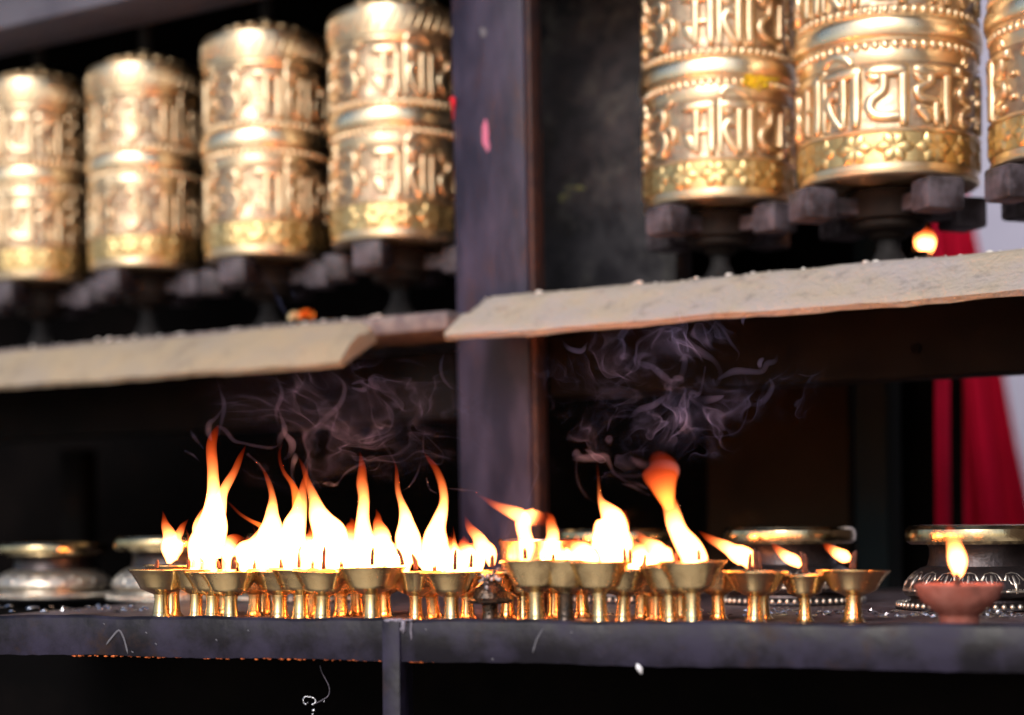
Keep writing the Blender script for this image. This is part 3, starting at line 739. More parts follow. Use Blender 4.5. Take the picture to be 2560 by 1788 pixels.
# ================================================================== URNS at the back of the shelf
def urn_meshes():
    rim = lathe([(.80, .86), (.84, .80), (.96, .79), (1.02, .83), (1.035, .90), (1.02, .97), (.97, 1.015), (.90, 1.02), (.84, 1.0), (.80, .95), (.78, .88)], 56, False)
    neck = lathe([(.74, .50), (.72, .56), (.70, .64), (.70, .74), (.74, .82), (.79, .87), (.76, .88), (.66, .70), (.64, .56)], 48, False)
    shoulder = lathe([(.98, .15), (1.03, .17), (1.06, .22), (1.05, .28), (1.00, .36), (.92, .44), (.82, .50), (.74, .525), (.70, .53)], 56, False, wob=0)
    base = lathe([(.2, 0.0), (1.14, 0.0), (1.17, .02), (1.15, .05), (1.04, .07), (.96, .10), (.95, .13), (.98, .155), (.9, .16)], 56)
    inner = lathe([(.80, .93), (.5, .90), (.0, .90)], 32, False)
    bm = bmesh.new(); n = 20
    for i in range(n):                       # scroll relief on the shoulder
        a0 = 2 * math.pi * i / n
        def sp(u, v):                        # u around, v up the shoulder 0..1
            f = v; r = 1.055 - .27 * f ** 1.6; z = .20 + .30 * f ** .85
            a = a0 + u * .15
            return Vector((r * math.cos(a), r * math.sin(a), z))
        for s in (-1, 1):
            tube_bm(bm, [sp(s * (.25 + .5 * k / 6), .12 + .75 * math.sin(k / 6 * 3.14) ** .7) for k in range(7)], [.016] * 7, 5)
            tube_bm(bm, [sp(s * (.38 + .24 * k / 6), .12 + .45 * math.sin(k / 6 * 3.14) ** .7) for k in range(7)], [.015] * 7, 5)
            pts = [sp(s * .92 * (1 - k / 9) * math.cos(k * .75) + 0, .45 + .42 * (1 - k / 9) * math.sin(k * .75)) for k in range(9)]
            tube_bm(bm, pts, [.030 - .0018 * k for k in range(9)], 6)
        tube_bm(bm, [sp(0, .02), sp(0, .3), sp(0, .6), sp(0, .98)], [.02, .035, .03, .015], 6)
        for vv in (.08, .9):
            tube_bm(bm, [sp(-1 + k / 3, vv) for k in range(7)], [.018] * 7, 5)
    relief = from_bm('relief', bm, True)
    bm = bmesh.new()
    for i in range(64):
        a = 2 * math.pi * i / 64
        bmesh.ops.create_uvsphere(bm, u_segments=6, v_segments=5, radius=.042, matrix=Matrix.Translation((1.135 * math.cos(a), 1.135 * math.sin(a), .055)))
    beads = from_bm('bead_ring', bm, True)
    for me, m in ((rim, 'urn'), (neck, 'urn_dark'), (shoulder, 'urn_dark'), (base, 'urn_dark'), (inner, 'butter'), (relief, 'urn_relief'), (beads, 'urn_relief')): me.materials.append(M[m])
    return [('rim', rim), ('neck', neck), ('shoulder', shoulder), ('base', base), ('scroll_relief', relief), ('bead_ring', beads), ('butter_fill', inner)]
URN = urn_meshes()
PALE = {}
for nm, me in URN:
    if nm in ('shoulder', 'base'):
        c = me.copy(); c.materials.clear(); c.materials.append(M['urn_relief']); PALE[nm] = c
def urn(px, Y, Rr, H, label, rz):
    p = at(px, 1400, Y); e = empty('urn', (p.x, p.y, CAMZ + SHELF), rz)
    tag(e, label, 'urn', 'brass urns at the back of the lamp shelf')
    for nm, me in URN:
        o = bpy.data.objects.new(nm, PALE.get(nm, me) if px < 500 else me); col.objects.link(o); o.parent = e; o.scale = (Rr, Rr, H)
urn(133, 2.42, .073, .072, 'blurred brass urn with a pale relief shoulder at far left', .1)
urn(432, 2.30, .073, .080, 'blurred brass urn just behind the leftmost small flame', .5)
urn(760, 2.22, .072, .082, 'brass urn hidden behind the tall flames left of the post', .9)
urn(1548, 2.14, .076, .085, 'brass urn behind the lamps right of the post, its rim glowing', .3)
urn(1973, 2.04, .0735, .086, 'brass urn with a dull rim behind the three small right hand lamps', .7)
urn(2452, 1.87, .0755, .086, 'large brass urn with scroll relief behind the clay lamp', .2)

# ================================================================== BUTTER LAMPS
def lamp_meshes():
    bowl = lathe([(.20, .735), (.225, .745), (.235, .765), (.40, .84), (.595, .915), (.625, .935), (.66, 1.01), (.74, 1.16), (.86, 1.34), (.965, 1.465), (1.0, 1.492), (1.0, 1.505), (.985, 1.51),
                  (.955, 1.49), (.90, 1.44), (.84, 1.375), (.78, 1.30), (.0, 1.28)], 48, False)
    stem = lathe([(.30, 0.0), (.36, .005), (.37, .03), (.33, .05), (.285, .10), (.25, .18), (.248, .20), (.236, .205), (.236, .22), (.248, .225), (.24, .30), (.236, .31), (.236, .325), (.235, .33), (.215, .50), (.212, .64), (.22, .72), (.235, .735), (.235, .76), (.1, .765)], 32)
    butter = lathe([(.865, 1.395), (.6, 1.405), (.0, 1.41)], 32, False)
    return bowl, stem, butter
BOWL, STEM_, BUT = lamp_meshes()
BOWL_O, STEM_O = BOWL.copy(), STEM_.copy()
STEM_D = STEM_.copy()
BOWL.materials.append(M['lampbrass']); STEM_.materials.append(M['lampbrass']); BUT.materials.append(M['butter'])
BOWL_O.materials.append(M['lampbrass_old']); STEM_O.materials.append(M['lampbrass_old']); STEM_D.materials.append(M['soot'])

C1, C2, C3, C4 = (300, 1000, 2.673), (800, 1000, 2.673), (1300, 1000, 2.673), (1800, 1200, 3.021)
def flame(parent, Y, crop, pts, m='flame', back=.010, dep=.55, tip=.35, wav=1.0):
    """one tongue of fire: (x, y, width) along its middle line in a picture crop, laid at depth Y"""
    cx, cy_, cs = crop
    path = crom([(cx + x / cs, cy_ + y / cs, w / cs) for x, y, w in pts], 5)
    bm = bmesh.new(); P3 = []; rad = []; fl = []
    n = len(path)
    loc = parent.location
    wmax = max(w for _, _, w in path)
    jr = random.Random(int(path[0][0] * 7 + path[-1][1])); j1, j2, j3 = (jr.uniform(0, 6.3) for _ in range(3))
    for i, (x, y, w) in enumerate(path):
        f = i / (n - 1)
        if m == 'flame' and crop != C4 and wav: w *= 1 + .09 * math.sin(f * 23 + j1) * math.sin(f * 9 + j2) * (1 - f); x += w * .065 * math.sin(f * 17 + j3)
        if crop in (C1, C2, C3) and m == 'flame' and f < .45: w *= 1 + .14 * math.sin(math.pi * f / .45)
        P3.append(at(x, y, Y + back) - loc); rad.append(max(w, 1.2) * .5 * Y / FPX)
        fl.append((dep * (1 - f) + dep * tip * f) * min(1.0, (wmax * .55 / max(w, 1)) ** .5))
    tube_bm(bm, P3, rad, 14, fl, (0, 1, 0))
    ax = P3[-1] - P3[0]; q = ax.to_track_quat('Z', 'Y'); L = max(ax.length, .004)
    mw = Matrix.Translation(P3[0]) @ q.to_matrix().to_4x4() @ Matrix.Scale(L, 4)
    bm.transform(mw.inverted())
    o = link('flame', from_bm('flame', bm, True), M[m], parent)
    o.matrix_local = mw
    return o
def glow(parent, Y, x, y, energy):
    ld = bpy.data.lights.new('flame_light', 'POINT'); ld.energy = energy; ld.color = (1.0, 0.26, 0.035); ld.shadow_soft_size = .008
    o = bpy.data.objects.new('flame_light', ld); col.objects.link(o); o.parent = parent; o.location = at(x, y, Y) - parent.location
    return o
def wick(parent, Y, x, y0, y1, lean=0, r=.0021, fwd=-.006):
    bm = bmesh.new(); pts = []; rd = []
    for i in range(6):
        f = i / 5; pts.append(at(x + lean * f * f, y0 + (y1 - y0) * f, Y + fwd * .6) - parent.location); rd.append(r * (1.0, 1.08, .95, 1.0, .85, .4)[i])
    tube_bm(bm, pts, rd, 7)
    return link('wick', from_bm('wick', bm, True), M['wick'], parent)
def lamp(label, x, b, hw=None, rim=None, R=None, old=False, dark_stem=False, wicks=(), flames=(), light=None, rz=0.0, tilt=0.0):
    Y = ZL(x) + b
    p = at(x, 1500, Y)
    Rr = R if R else hw * Y / FPX
    if rim is not None:
        hgt = (at(x, rim, Y).z - CAMZ) - SHELF
        sz = hgt / 1.505
    else: sz = Rr
    tr_ = random.Random(int(x)); tilt_x = tr_.uniform(-.03, .03); tilt = tilt + tr_.uniform(-.035, .035); rz = tr_.uniform(0, 6)
    e = empty('butter_lamp', (p.x, p.y, CAMZ + SHELF)); tag(e, label, 'butter lamp', 'brass butter lamps on the iron shelf')
    for nm, me in (('bowl', BOWL_O if old else BOWL), ('stem', STEM_D if dark_stem else (STEM_O if old else STEM_)), ('butter', BUT)):
        o = bpy.data.objects.new(nm, me); col.objects.link(o); o.parent = e; o.scale = (Rr, Rr, sz); o.rotation_euler = (tilt_x, tilt, rz)
    for (wx, y0, y1, ln) in wicks: wick(e, Y, wx, y0, y1, ln)
    for fl in flames:
        flame(e, Y, *fl) if not isinstance(fl[-1], dict) else flame(e, Y, *fl[:-1], **fl[-1])
    if light:
        for (lx, ly, en) in (light if isinstance(light, list) else [light]): glow(e, Y + .012, lx, ly, en)
    return e
LE = .085
lamp('brass butter lamp at the left end of the row with a small forked flame', 403, .05, 84, 1425, wicks=[(392, 1420, 1400, 2)],
     flames=[(C1, [(330, 1095, 36), (332, 1040, 84), (336, 960, 108), (320, 880, 84), (297, 800, 38), (285, 742, 3)]), (C1, [(372, 1070, 30), (378, 985, 74), (388, 905, 60), (420, 845, 42), (455, 798, 3)])],
     light=(428, 1350, LE))
lamp('brass butter lamp tucked behind the leftmost lamp', 432, .12, 74, 1413)
lamp('brass butter lamp under the left half of the tallest flame', 490, .055, 70, 1424, wicks=[(472, 1418, 1398, 0), (484, 1420, 1398, 1)],
     flames=[(C1, [(500, 1090, 40), (500, 1010, 80), (530, 920, 130), (570, 820, 130), (620, 700, 100), (650, 640, 50)]), (C1, [(600, 1090, 60), (600, 980, 170), (605, 860, 185), (625, 720, 130), (632, 620, 92), (618, 500, 78), (612, 400, 76), (616, 300, 74), (634, 220, 52), (660, 160, 4)], {'tip': .10})],
     light=[(520, 1320, LE), (530, 1230, LE * .6)])
lamp('brass butter lamp with the branching tall flame above it', 532, .045, 75, 1430, wicks=[(546, 1420, 1402, -2)],
     flames=[(C1, [(640, 1060, 70), (640, 940, 120), (640, 800, 110), (675, 660, 78), (720, 560, 66), (765, 470, 52), (805, 385, 40), (842, 300, 4)], {'tip': .12})])
lamp('brass butter lamp with a low ragged flame, fourth in the front row from the left', 577, .03, 78, 1430, wicks=[(586, 1424, 1404, 2), (582, 1424, 1392, 2)],
     flames=[(C1, [(720, 1090, 40), (730, 1020, 100), (740, 960, 110), (780, 925, 60), (850, 935, 4)]), (C1, [(800, 1090, 40), (820, 1020, 110), (880, 970, 90), (940, 900, 70), (990, 820, 40), (1020, 760, 4)])], light=(590, 1365, LE))
lamp('brass butter lamp, fifth in the front row from the left, slender flame drifting left', 698, .06, 86, 1425, wicks=[(703, 1420, 1396, 1)],
     flames=[(C1, [(930, 1110, 50), (950, 1020, 120), (985, 920, 150), (1015, 820, 120), (1022, 730, 80), (1015, 640, 48), (990, 540, 34), (960, 470, 20), (900, 400, 3)], {'tip': .05}),
             (C1, [(975, 865, 50), (930, 835, 36), (870, 805, 26), (800, 760, 22), (740, 700, 16), (710, 672, 3)], {'m': 'flame_dim', 'tip': .5})], light=(680, 1340, LE))
lamp('brass butter lamp, sixth in the front row, bowl half hidden by its right neighbour', 752, .05, 84, 1423, wicks=[(748, 1420, 1366, 4)],
     flames=[(C1, [(1120, 1110, 60), (1130, 1010, 150), (1160, 900, 160), (1185, 800, 130), (1200, 700, 90), (1222, 600, 56), (1240, 520, 34), (1250, 460, 14), (1253, 412, 2)], {'tip': .12}),
             (C1, [(1185, 740, 70), (1178, 640, 62), (1150, 560, 40), (1100, 490, 28), (1072, 420, 24), (1066, 350, 20), (1090, 285, 4)], {'m': 'flame_dim', 'tip': .25})], light=(745, 1320, LE))
lamp('brass butter lamp, seventh in the front row, wide bowl and two dark wicks', 806, .035, 82, 1426, wicks=[(809, 1424, 1366, 3), (854, 1420, 1392, 1)],
     flames=[(C1, [(1250, 1110, 40), (1260, 1000, 120), (1280, 900, 110)]), (C1, [(1400, 1110, 90), (1400, 1000, 220), (1385, 900, 210), (1350, 800, 150), (1310, 700, 95), (1275, 610, 60), (1250, 530, 40), (1225, 450, 30), (1180, 365, 3)], {'tip': .06}),
             (C1, [(1480, 1100, 80), (1450, 1000, 140), (1440, 900, 110), (1400, 800, 60)])], light=[(830, 1330, LE), (800, 1260, LE * .5)])
lamp('brass butter lamp with the widest bowl left of the post and a straight upright flame', 930, .03, 90, 1419, wicks=[(930, 1414, 1368, 3), (1006, 1414, 1372, -14)],
     flames=[(C2, [(285, 1105, 50), (290, 1000, 130), (292, 880, 105), (290, 760, 80), (288, 660, 74), (285, 570, 76), (283, 490, 64), (275, 410, 38), (265, 335, 3)], {'tip': .06}),
             (C2, [(170, 1100, 60), (180, 1000, 130), (200, 900, 110), (215, 830, 60), (205, 785, 3)])], light=[(910, 1330, LE), (908, 1230, LE * .5)])
lamp('brass butter lamp set back just right of the widest bowl left of the post', 1040, .065, 70, 1429, wicks=[(1040, 1425, 1385, -10)],
     flames=[(C2, [(430, 1100, 70), (420, 1000, 160), (400, 900, 120), (392, 820, 70), (385, 770, 34), (375, 728, 3)]), (C2, [(540, 1100, 70), (590, 1010, 160), (595, 910, 145), (572, 800, 92), (548, 700, 54), (524, 610, 38), (513, 520, 30), (506, 440, 16), (480, 375, 3)], {'tip': .06})], light=[(1020, 1335, LE), (1000, 1240, LE * .4)])
lamp('brass butter lamp with an S-shaped flame, last before the dark burner', 1130, .04, 79, 1430, wicks=[(1137, 1426, 1374, 2), (1178, 1420, 1384, 1)],
     flames=[(C2, [(740, 1110, 60), (755, 1010, 160), (775, 910, 140), (800, 810, 96), (820, 710, 64), (826, 630, 56), (815, 550, 56), (775, 465, 46), (725, 395, 28), (690, 345, 3)], {'tip': .08}),
             (C2, [(870, 1100, 50), (880, 1010, 80), (870, 940, 50), (838, 903, 3)])], light=[(1095, 1335, LE), (1108, 1240, LE * .5)])
lamp('brass butter lamp right behind the dark burner', 1309, .085, 76, 1431, old=True, wicks=[(1230, 1418, 1388, 1)],
     flames=[(C2, [(1150, 1110, 40), (1125, 1030, 100), (1075, 950, 96), (1022, 880, 70), (985, 820, 40), (965, 768, 3)], {'tip': .15}), (C2, [(1010, 1105, 40), (985, 1030, 100), (955, 965, 60), (930, 930, 3)])], light=(1200, 1350, LE))
lamp('blurred tall brass lamp at the front with a flame blown out to the left', 1342, .015, 88, 1401, old=True, wicks=[(1313, 1398, 1370, -2)],
     flames=[(C2, [(1375, 1090, 60), (1378, 980, 92), (1368, 880, 92), (1350, 790, 105), (1270, 745, 82), (1170, 700, 50), (1090, 655, 24), (1033, 624, 3)], {'tip': .12}), (C2, [(1350, 780, 60), (1420, 785, 110), (1475, 800, 90), (1490, 840, 30)], {'dep': .25})], light=[(1315, 1330, LE), (1270, 1265, LE * .5)])
lamp('blurred brass lamp at the front on a black stem', 1414, .022, 82, 1402, old=True, dark_stem=True, wicks=[(1383, 1400, 1384, 0)],
     flames=[(C2, [(1550, 1090, 60), (1552, 980, 90), (1550, 880, 80), (1543, 800, 64), (1520, 765, 28), (1490, 742, 3)])], light=(1380, 1330, LE * .8))
lamp('blurred brass lamp at the front under the broad flame with a needle tip', 1500, .015, 82, 1405, old=True, wicks=[(1562, 1410, 1368, -2), (1576, 1410, 1372, -3)],
     flames=[(C3, [(570, 1105, 80), (600, 1000, 230), (622, 900, 215), (610, 800, 190), (575, 730, 100), (540, 660, 36), (527, 580, 16), (519, 460, 8), (512, 355, 2)], {'tip': .10}), (C3, [(690, 1090, 60), (685, 960, 120), (690, 840, 80), (695, 740, 36)]),
             (C3, [(520, 1090, 60), (430, 1015, 100), (350, 975, 80), (290, 945, 36), (262, 925, 3)])], light=[(1530, 1340, LE), (1520, 1270, LE * .6)])
lamp('brass lamp squeezed between two blurred front lamps right of the post', 1557, .045, 75, 1424, old=True, wicks=[(1611, 1418, 1386, 2)],
     flames=[(C3, [(830, 1110, 60), (800, 1030, 110), (760, 960, 60), (740, 900, 3)])])
lamp('short brass lamp left of the lamp with the mushroom flame', 1676, .035, 78, 1413, old=True, wicks=[(1690, 1412, 1382, -2)],
     flames=[(C3, [(1000, 1090, 60), (960, 1040, 120), (900, 990, 100), (840, 945, 70), (785, 895, 38), (748, 868, 3)])], light=(1650, 1370, LE))
lamp('blurred brass lamp at the front whose flame spreads into a red mushroom', 1732, .012, 87, 1404, old=True, wicks=[(1747, 1402, 1374, -1)],
     flames=[(C3, [(1180, 1085, 160), (1140, 1020, 170), (1085, 920, 125), (1040, 820, 110), (1000, 720, 108), (980, 650, 100), (968, 600, 76), (962, 560, 30), (960, 540, 4)], {'tip': .12}),
             (C3, [(1000, 730, 60), (978, 650, 120), (958, 575, 180), (945, 515, 245), (938, 470, 255), (925, 430, 215), (905, 400, 150), (870, 380, 60)], {'m': 'flame_dim', 'tip': .12}),
             (C3, [(1010, 1040, 30), (970, 1000, 70), (960, 970, 30)])], light=[(1725, 1350, LE), (1680, 1230, LE * .5)])
lamp('amber lit brass lamp behind the mushroom flame lamp', 1796, .13, 72, 1430)
lamp('brass lamp with a long flame swept left, third from the right end', 1886, .09, 83, 1428, wicks=[(1874, 1424, 1384, 2), (1888, 1424, 1372, -3), (1899, 1424, 1378, -4)],
     flames=[(C3, [(1545, 1120, 50), (1500, 1055, 120), (1430, 1012, 105), (1335, 962, 72), (1245, 912, 42), (1190, 875, 3)])], light=(1850, 1380, LE))
lamp('brass lamp half hidden behind the third lamp from the right', 1908, .15, 70, 1432)
lamp('small brass lamp with a curved wick and short flame, second from the right end', 2012, .115, 66, 1437, wicks=[(2010, 1432, 1380, -8), (2013, 1434, 1384, -2)],
     flames=[(C4, [(610, 650, 50), (565, 612, 95), (505, 580, 88), (445, 532, 62), (405, 492, 36), (388, 463, 3)])], light=(1985, 1388, LE * .8))
lamp('clean brass lamp standing alone at the right end of the row', 2132, .11, 92, 1426, wicks=[(2129, 1424, 1378, 8), (2134, 1424, 1376, 6)],
     flames=[(C4, [(985, 600, 40), (945, 582, 100), (890, 556, 92), (842, 526, 72), (800, 498, 48), (774, 484, 5)])], light=(2110, 1388, LE * .8))
# back rows: lamps lit amber by their neighbours
BACK = [(560, .15, 'amber lit lamp in the back row behind the low ragged flame'), (636, .13, 'amber lit lamp in the back row left of the slender drifting flame'), (662, .18, 'amber lit lamp in the back row under the slender drifting flame'),
        (780, .13, 'amber lit lamp in the back row behind the sixth front lamp'), (852, .12, 'amber lit lamp in the back row behind the seventh front lamp'), (893, .16, 'amber lit lamp in the back row just left of the widest bowl'),
        (962, .14, 'amber lit lamp in the back row just right of the widest bowl stem'), (1086, .13, 'amber lit lamp in the back row left of the S-shaped flame'), (1168, .12, 'amber lit lamp in the back row left of the dark burner'),
        (1268, .14, 'amber lit lamp in the back row right of the dark burner'), (1386, .13, 'amber lit lamp in the back row left of the black stem'), (1456, .16, 'amber lit lamp in the back row right of the black stem'),
        (1606, .13, 'amber lit lamp in the back row right of the broad needle flame'), (1640, .11, 'amber lit lamp in the back row left of the short brass lamp'), (1700, .15, 'amber lit lamp in the back row behind the mushroom flame stem')]
rnd = random.Random(31)
for i, (x, b, lab) in enumerate(BACK):
    e = lamp(lab, x, b, R=rnd.uniform(.028, .0325), old=rnd.random() < .3, tilt=(.12 if x == 1086 else 0))
    Y = ZL(x) + b
    if 600 < x < 1200 or 1380 < x < 1640:
        yb = PY0 + .046 * FPX / Y
        s_ = rnd.uniform(.8, 1.15)
        dxx = rnd.uniform(-18, 4)
        for q_ in range(4):                  # ragged little tongues round the main one
            xx = x + rnd.uniform(-34, 34); hh_ = rnd.uniform(38, 96); ln = rnd.uniform(-26, 12); ww = rnd.uniform(20, 38)
            flame(e, Y, (0, 0, 1), [(xx, yb + 2, ww * .6), (xx + ln * .1, yb - hh_ * .3, ww), (xx + ln * .3, yb - hh_ * .6, ww * .62), (xx + ln * .8, yb - hh_ * .86, ww * .25), (xx + ln * 1.1, yb - hh_ * 1.08, 1.5)], back=rnd.uniform(.0, .03))
        flame(e, Y, (0, 0, 1), [(x, yb, 30), (x + 2, yb - 26 * s_, 84), (x + dxx * .4, yb - 52 * s_, 70), (x + dxx * .8, yb - 76 * s_, 36), (x + dxx * 1.2, yb - 104 * s_, 2)])
        wick(e, Y, x, yb + 2, yb - 30, 2)
        glow(e, Y, x, yb - 40, LE * .7)

# smaller tongues that lick up between the big flames of the crowded left group, each on its own lamp
rnd = random.Random(77)
for o_ in [o for o in list(col.objects) if o.name.startswith('butter_lamp')]:
    loc = o_.location; px = PX0 + loc.x * FPX / loc.y
    nfl = len([c for c in o_.children if c.name.startswith('flame')])
    if nfl and 470 < px < 1200:
        for q_ in range(3):
            xx = px + rnd.uniform(-52, 52); yb = PY0 + (CAMZ - loc.z - .047) * FPX / loc.y; hh_ = rnd.uniform(40, 105); ln = rnd.uniform(-24, 14); ww = rnd.uniform(18, 34)
            flame(o_, loc.y, (0, 0, 1), [(xx, yb + 3, ww * .7), (xx + ln * .05, yb - hh_ * .28, ww), (xx + ln * .25, yb - hh_ * .58, ww * .6), (xx + ln * .7, yb - hh_ * .85, ww * .24), (xx + ln * 1.1, yb - hh_ * 1.1, 1.5)], back=rnd.uniform(.005, .022))

# the dark burner: sooty bell on a black stem with singed cotton on top
db = empty('burner', at(1225, 1500, ZL(1225) + .05)); db.location.z = CAMZ + SHELF
tag(db, 'soot black bell shaped burner with singed cotton on top, just right of the S-shaped flame', 'burner')
bell = lathe([(.42, 0), (.46, .03), (.42, .08), (.36, .3), (.36, .68), (.40, .72), (.95, .76), (1.05, .82), (1.06, .87), (.92, .92), (.82, .98), (.76, 1.16), (.64, 1.36), (.46, 1.52), (.34, 1.58), (.36, 1.62), (.34, 1.65), (.0, 1.66)], 40, False)
o = link('bell', bell, M['soot'], db); k_ = 55 * (ZL(1225) + .05) / FPX; o.scale = (k_, k_, .0405 / 1.66)
bm = bmesh.new(); rnd = random.Random(9)
for s in range(9):
    Yb = ZL(1225) + .045; x, y = 1222 + rnd.gauss(0, 9), 1440 + rnd.gauss(0, 3); pts = []
    dx, dy = rnd.uniform(-6, 8), rnd.uniform(-4, 3)
    for k in range(5):
        pts.append(at(x, y, Yb + rnd.uniform(-.004, .004)) - db.location); x += dx + rnd.uniform(-5, 5); y += dy + rnd.uniform(-5, 5)
    pts = [Vector(p) for p in crom([tuple(p) for p in pts], 3)]
    tube_bm(bm, pts, [.0004] + [rnd.uniform(.0009, .0018)] * (len(pts) - 2) + [.0004], 6)
for x, y in ((1214, 1450), (1212, 1462), (1216, 1474)):
    bmesh.ops.create_icosphere(bm, subdivisions=2, radius=.0022, matrix=Matrix.Translation(at(x, y - 4, ZL(1225) + .028) - db.location))
link('cotton', from_bm('cotton', bm, True), M['cotton'], db)

# copper bowl glowing behind the front lamps
cb = empty('copper_bowl', at(1352, 1500, 1.83)); cb.location.z = CAMZ + SHELF; tag(cb, 'copper bowl glowing orange behind the blurred lamps right of the post', 'bowl')
cbm = lathe([(.45, 0), (.5, .02), (.6, .12), (.86, .45), (.98, .8), (1.0, 1.1), (1.02, 1.3), (1.06, 1.4), (1.04, 1.44), (.97, 1.38), (.94, 1.1), (.8, .5), (.0, .3)], 48, False)
o = link('body', cbm, M['copper'], cb); kk = 100 * 1.83 / FPX; o.scale = (kk, kk, (at(1352, 1347, 1.83).z - CAMZ - SHELF) / 1.44)

# clay lamp at the right
cyp = at(2398, 1500, ZL(2398) + .035); cl_ = empty('clay_lamp', (cyp.x, cyp.y, CAMZ + SHELF)); YC = ZL(2398) + .035
tag(cl_, 'blurred terracotta dish lamp with a single upright flame at right', 'clay lamp')
dish = lathe([(.30, 0), (.44, .02), (.46, .08), (.44, .20), (.46, .30), (.55, .38), (.72, .50), (.87, .66), (.96, .82), (1.0, .93), (1.015, .985), (.98, 1.03), (.93, 1.01), (.86, .90), (.60, .72), (.0, .66)], 48, False)
kk = 108 * YC / FPX; o = link('dish', dish, M['terracotta'], cl_); o.scale = (kk, kk, (at(2398, 1463, YC).z - CAMZ - SHELF) / 1.0)
wick(cl_, YC, 2394, 1466, 1432, -2, .0026, 0.0)
flame(cl_, YC, C4, [(1790, 748, 30), (1800, 690, 100), (1794, 610, 150), (1774, 510, 122), (1750, 430, 96), (1732, 375, 66), (1720, 325, 3)])
glow(cl_, YC, 2394, 1390, LE)

# hanging oil lamp glowing far behind under wheel six
hl = empty('hanging_lamp', at(2302, 640, 2.45)); tag(hl, 'round orange glow of a small oil lamp hanging in the dark under the wide wheel', 'oil lamp')
hm = lathe([(.15, -.2), (.5, -.1), (.8, .15), (.95, .4), (1.0, .5), (.9, .45), (.0, .3)], 24, False); o = link('cup', hm, M['soot'], hl); o.scale = (.014, .014, .014)
bm = bmesh.new(); 
for a in (0, 2.1, 4.2): tube_bm(bm, [Vector((.013 * math.cos(a), .013 * math.sin(a), .006)), Vector((0, 0, .14)), Vector((0, 0, .5))], [.0008, .0008, .0008], 5)
link('chain', from_bm('chain', bm), M['soot'], hl)
flame(hl, 2.45, (0, 0, 1), [(2312, 636, 22), (2313, 620, 44), (2313, 602, 52), (2312, 584, 42), (2310, 566, 8)], back=0, wav=0)
glow(hl, 2.45, 2302, 600, LE * .5)

# ================================================================== SMALL THINGS
# marigolds lying on the left ledge
def flower(label, x, y, r, m, seed):
    rnd = random.Random(seed); p = wall_pt(x, y, .135); e = empty('marigold', (p.x, p.y, CAMZ + .288)); tag(e, label, 'flower')
    bm = bmesh.new()
    for i in range(90):
        a = rnd.uniform(0, 6.283); el = math.asin(rnd.uniform(-.1, 1)); d = Vector((math.cos(a) * math.cos(el), math.sin(a) * math.cos(el), math.sin(el)))
        c = Vector((0, 0, r * .75)) + d * r * rnd.uniform(.45, .8); sx = d.orthogonal().normalized(); sy = d.cross(sx)
        w = r * .28; L = r * .38
        q = [bm.verts.new(c + sx * (w * k1) + d * (L * k2) + sy * rnd.uniform(-.1, .1) * r) for k1, k2 in ((-.5, 0), (.5, 0), (.8, .7), (.3, 1.0), (-.3, .95), (-.8, .7))]
        bm.faces.new(q)
    return link('petals', from_bm('petals', bm), m, e)
flower('orange marigold head on the left ledge beside a cream flower', 766, 790, .0115, M['marigold'], 3)
flower('cream flower head on the left ledge beside an orange marigold', 738, 797, .0105, M['cream_petal'], 4)
# crumbs of rice and dust on both ledges
bm = bmesh.new(); rnd = random.Random(15)
for i in range(420):
    right = rnd.random() < .55
    x = rnd.uniform(1190, 2560) if right else rnd.uniform(0, 950)
    zt = .2990 if right else .2880
    t = wall_t(x, 740, .146); big = rnd.random() < .12
    r = rnd.uniform(.0018, .0036) if big else rnd.uniform(.0005, .0014)
    q = rnd.uniform(.125, .147)
    bmesh.ops.create_icosphere(bm, subdivisions=1, radius=r, matrix=Matrix.Translation(W(t, q, zt + r * .5)) @ Matrix.Rotation(rnd.uniform(0, 3), 4, 'Z') @ Matrix.Diagonal((1.8, 1, .8, 1)))
tag(link('crumbs', from_bm('crumbs', bm, True), M['rice']), 'pale crumbs of rice and dust scattered along the ledge tops', 'crumbs', kind='stuff')
# white petal caught on the lower edge of the rail
bm = bmesh.new()
pt = S(lip_t(1598), .004, -(1673 - PY0 + (1598 - PX0) * SR) * ZL(1598) / FPX)
tube_bm(bm, [Vector((-.0022, 0, .0052)), Vector((-.0012, -.0006, .003)), Vector((.0006, -.0008, 0)), Vector((.0020, 0, -.0040))], [.0006, .0022, .0026, .0008], 10, .5, NL)
o = link('petal', from_bm('petal', bm, True), M['white']); o.location = pt; tag(o, 'small white petal stuck on the lower edge of the front rail', 'petal')
# scrap of foil hanging on a thread under the rail
fs = empty('foil_scrap', at(775, 1775, ZL(775) + .02)); tag(fs, 'twisted silver foil scrap hanging on a thread under the rail', 'scrap')
bm = bmesh.new(); YF = ZL(775) + .02
tube_bm(bm, [at(x, y, YF) - fs.location for x, y in crom([(760, 1759), (758, 1748), (764, 1742), (778, 1743), (788, 1748), (788, 1756), (782, 1762)], 3)], [.0006] * 19, 6)
for x, y, r in ((764, 1760, .0014), (782, 1761, .0013), (784, 1776, .0019), (782, 1786, .0013), (810, 1754, .0009), (770, 1757, .0008)):
    bmesh.ops.create_icosphere(bm, subdivisions=1, radius=r, matrix=Matrix.Translation(at(x, y, YF) - fs.location))
link('foil', from_bm('foil', bm, True), M['foil'], fs)
bm = bmesh.new()
pts = crom([(800, 1664), (805, 1682), (818, 1706), (824, 1724), (820, 1740), (806, 1750), (786, 1760)], 3)
tube_bm(bm, [at(x, y, YF) - fs.location for x, y in pts], [.00025] * len(pts), 5)
link('thread', from_bm('thread', bm, True), M['rim_highlight_weld'], fs)

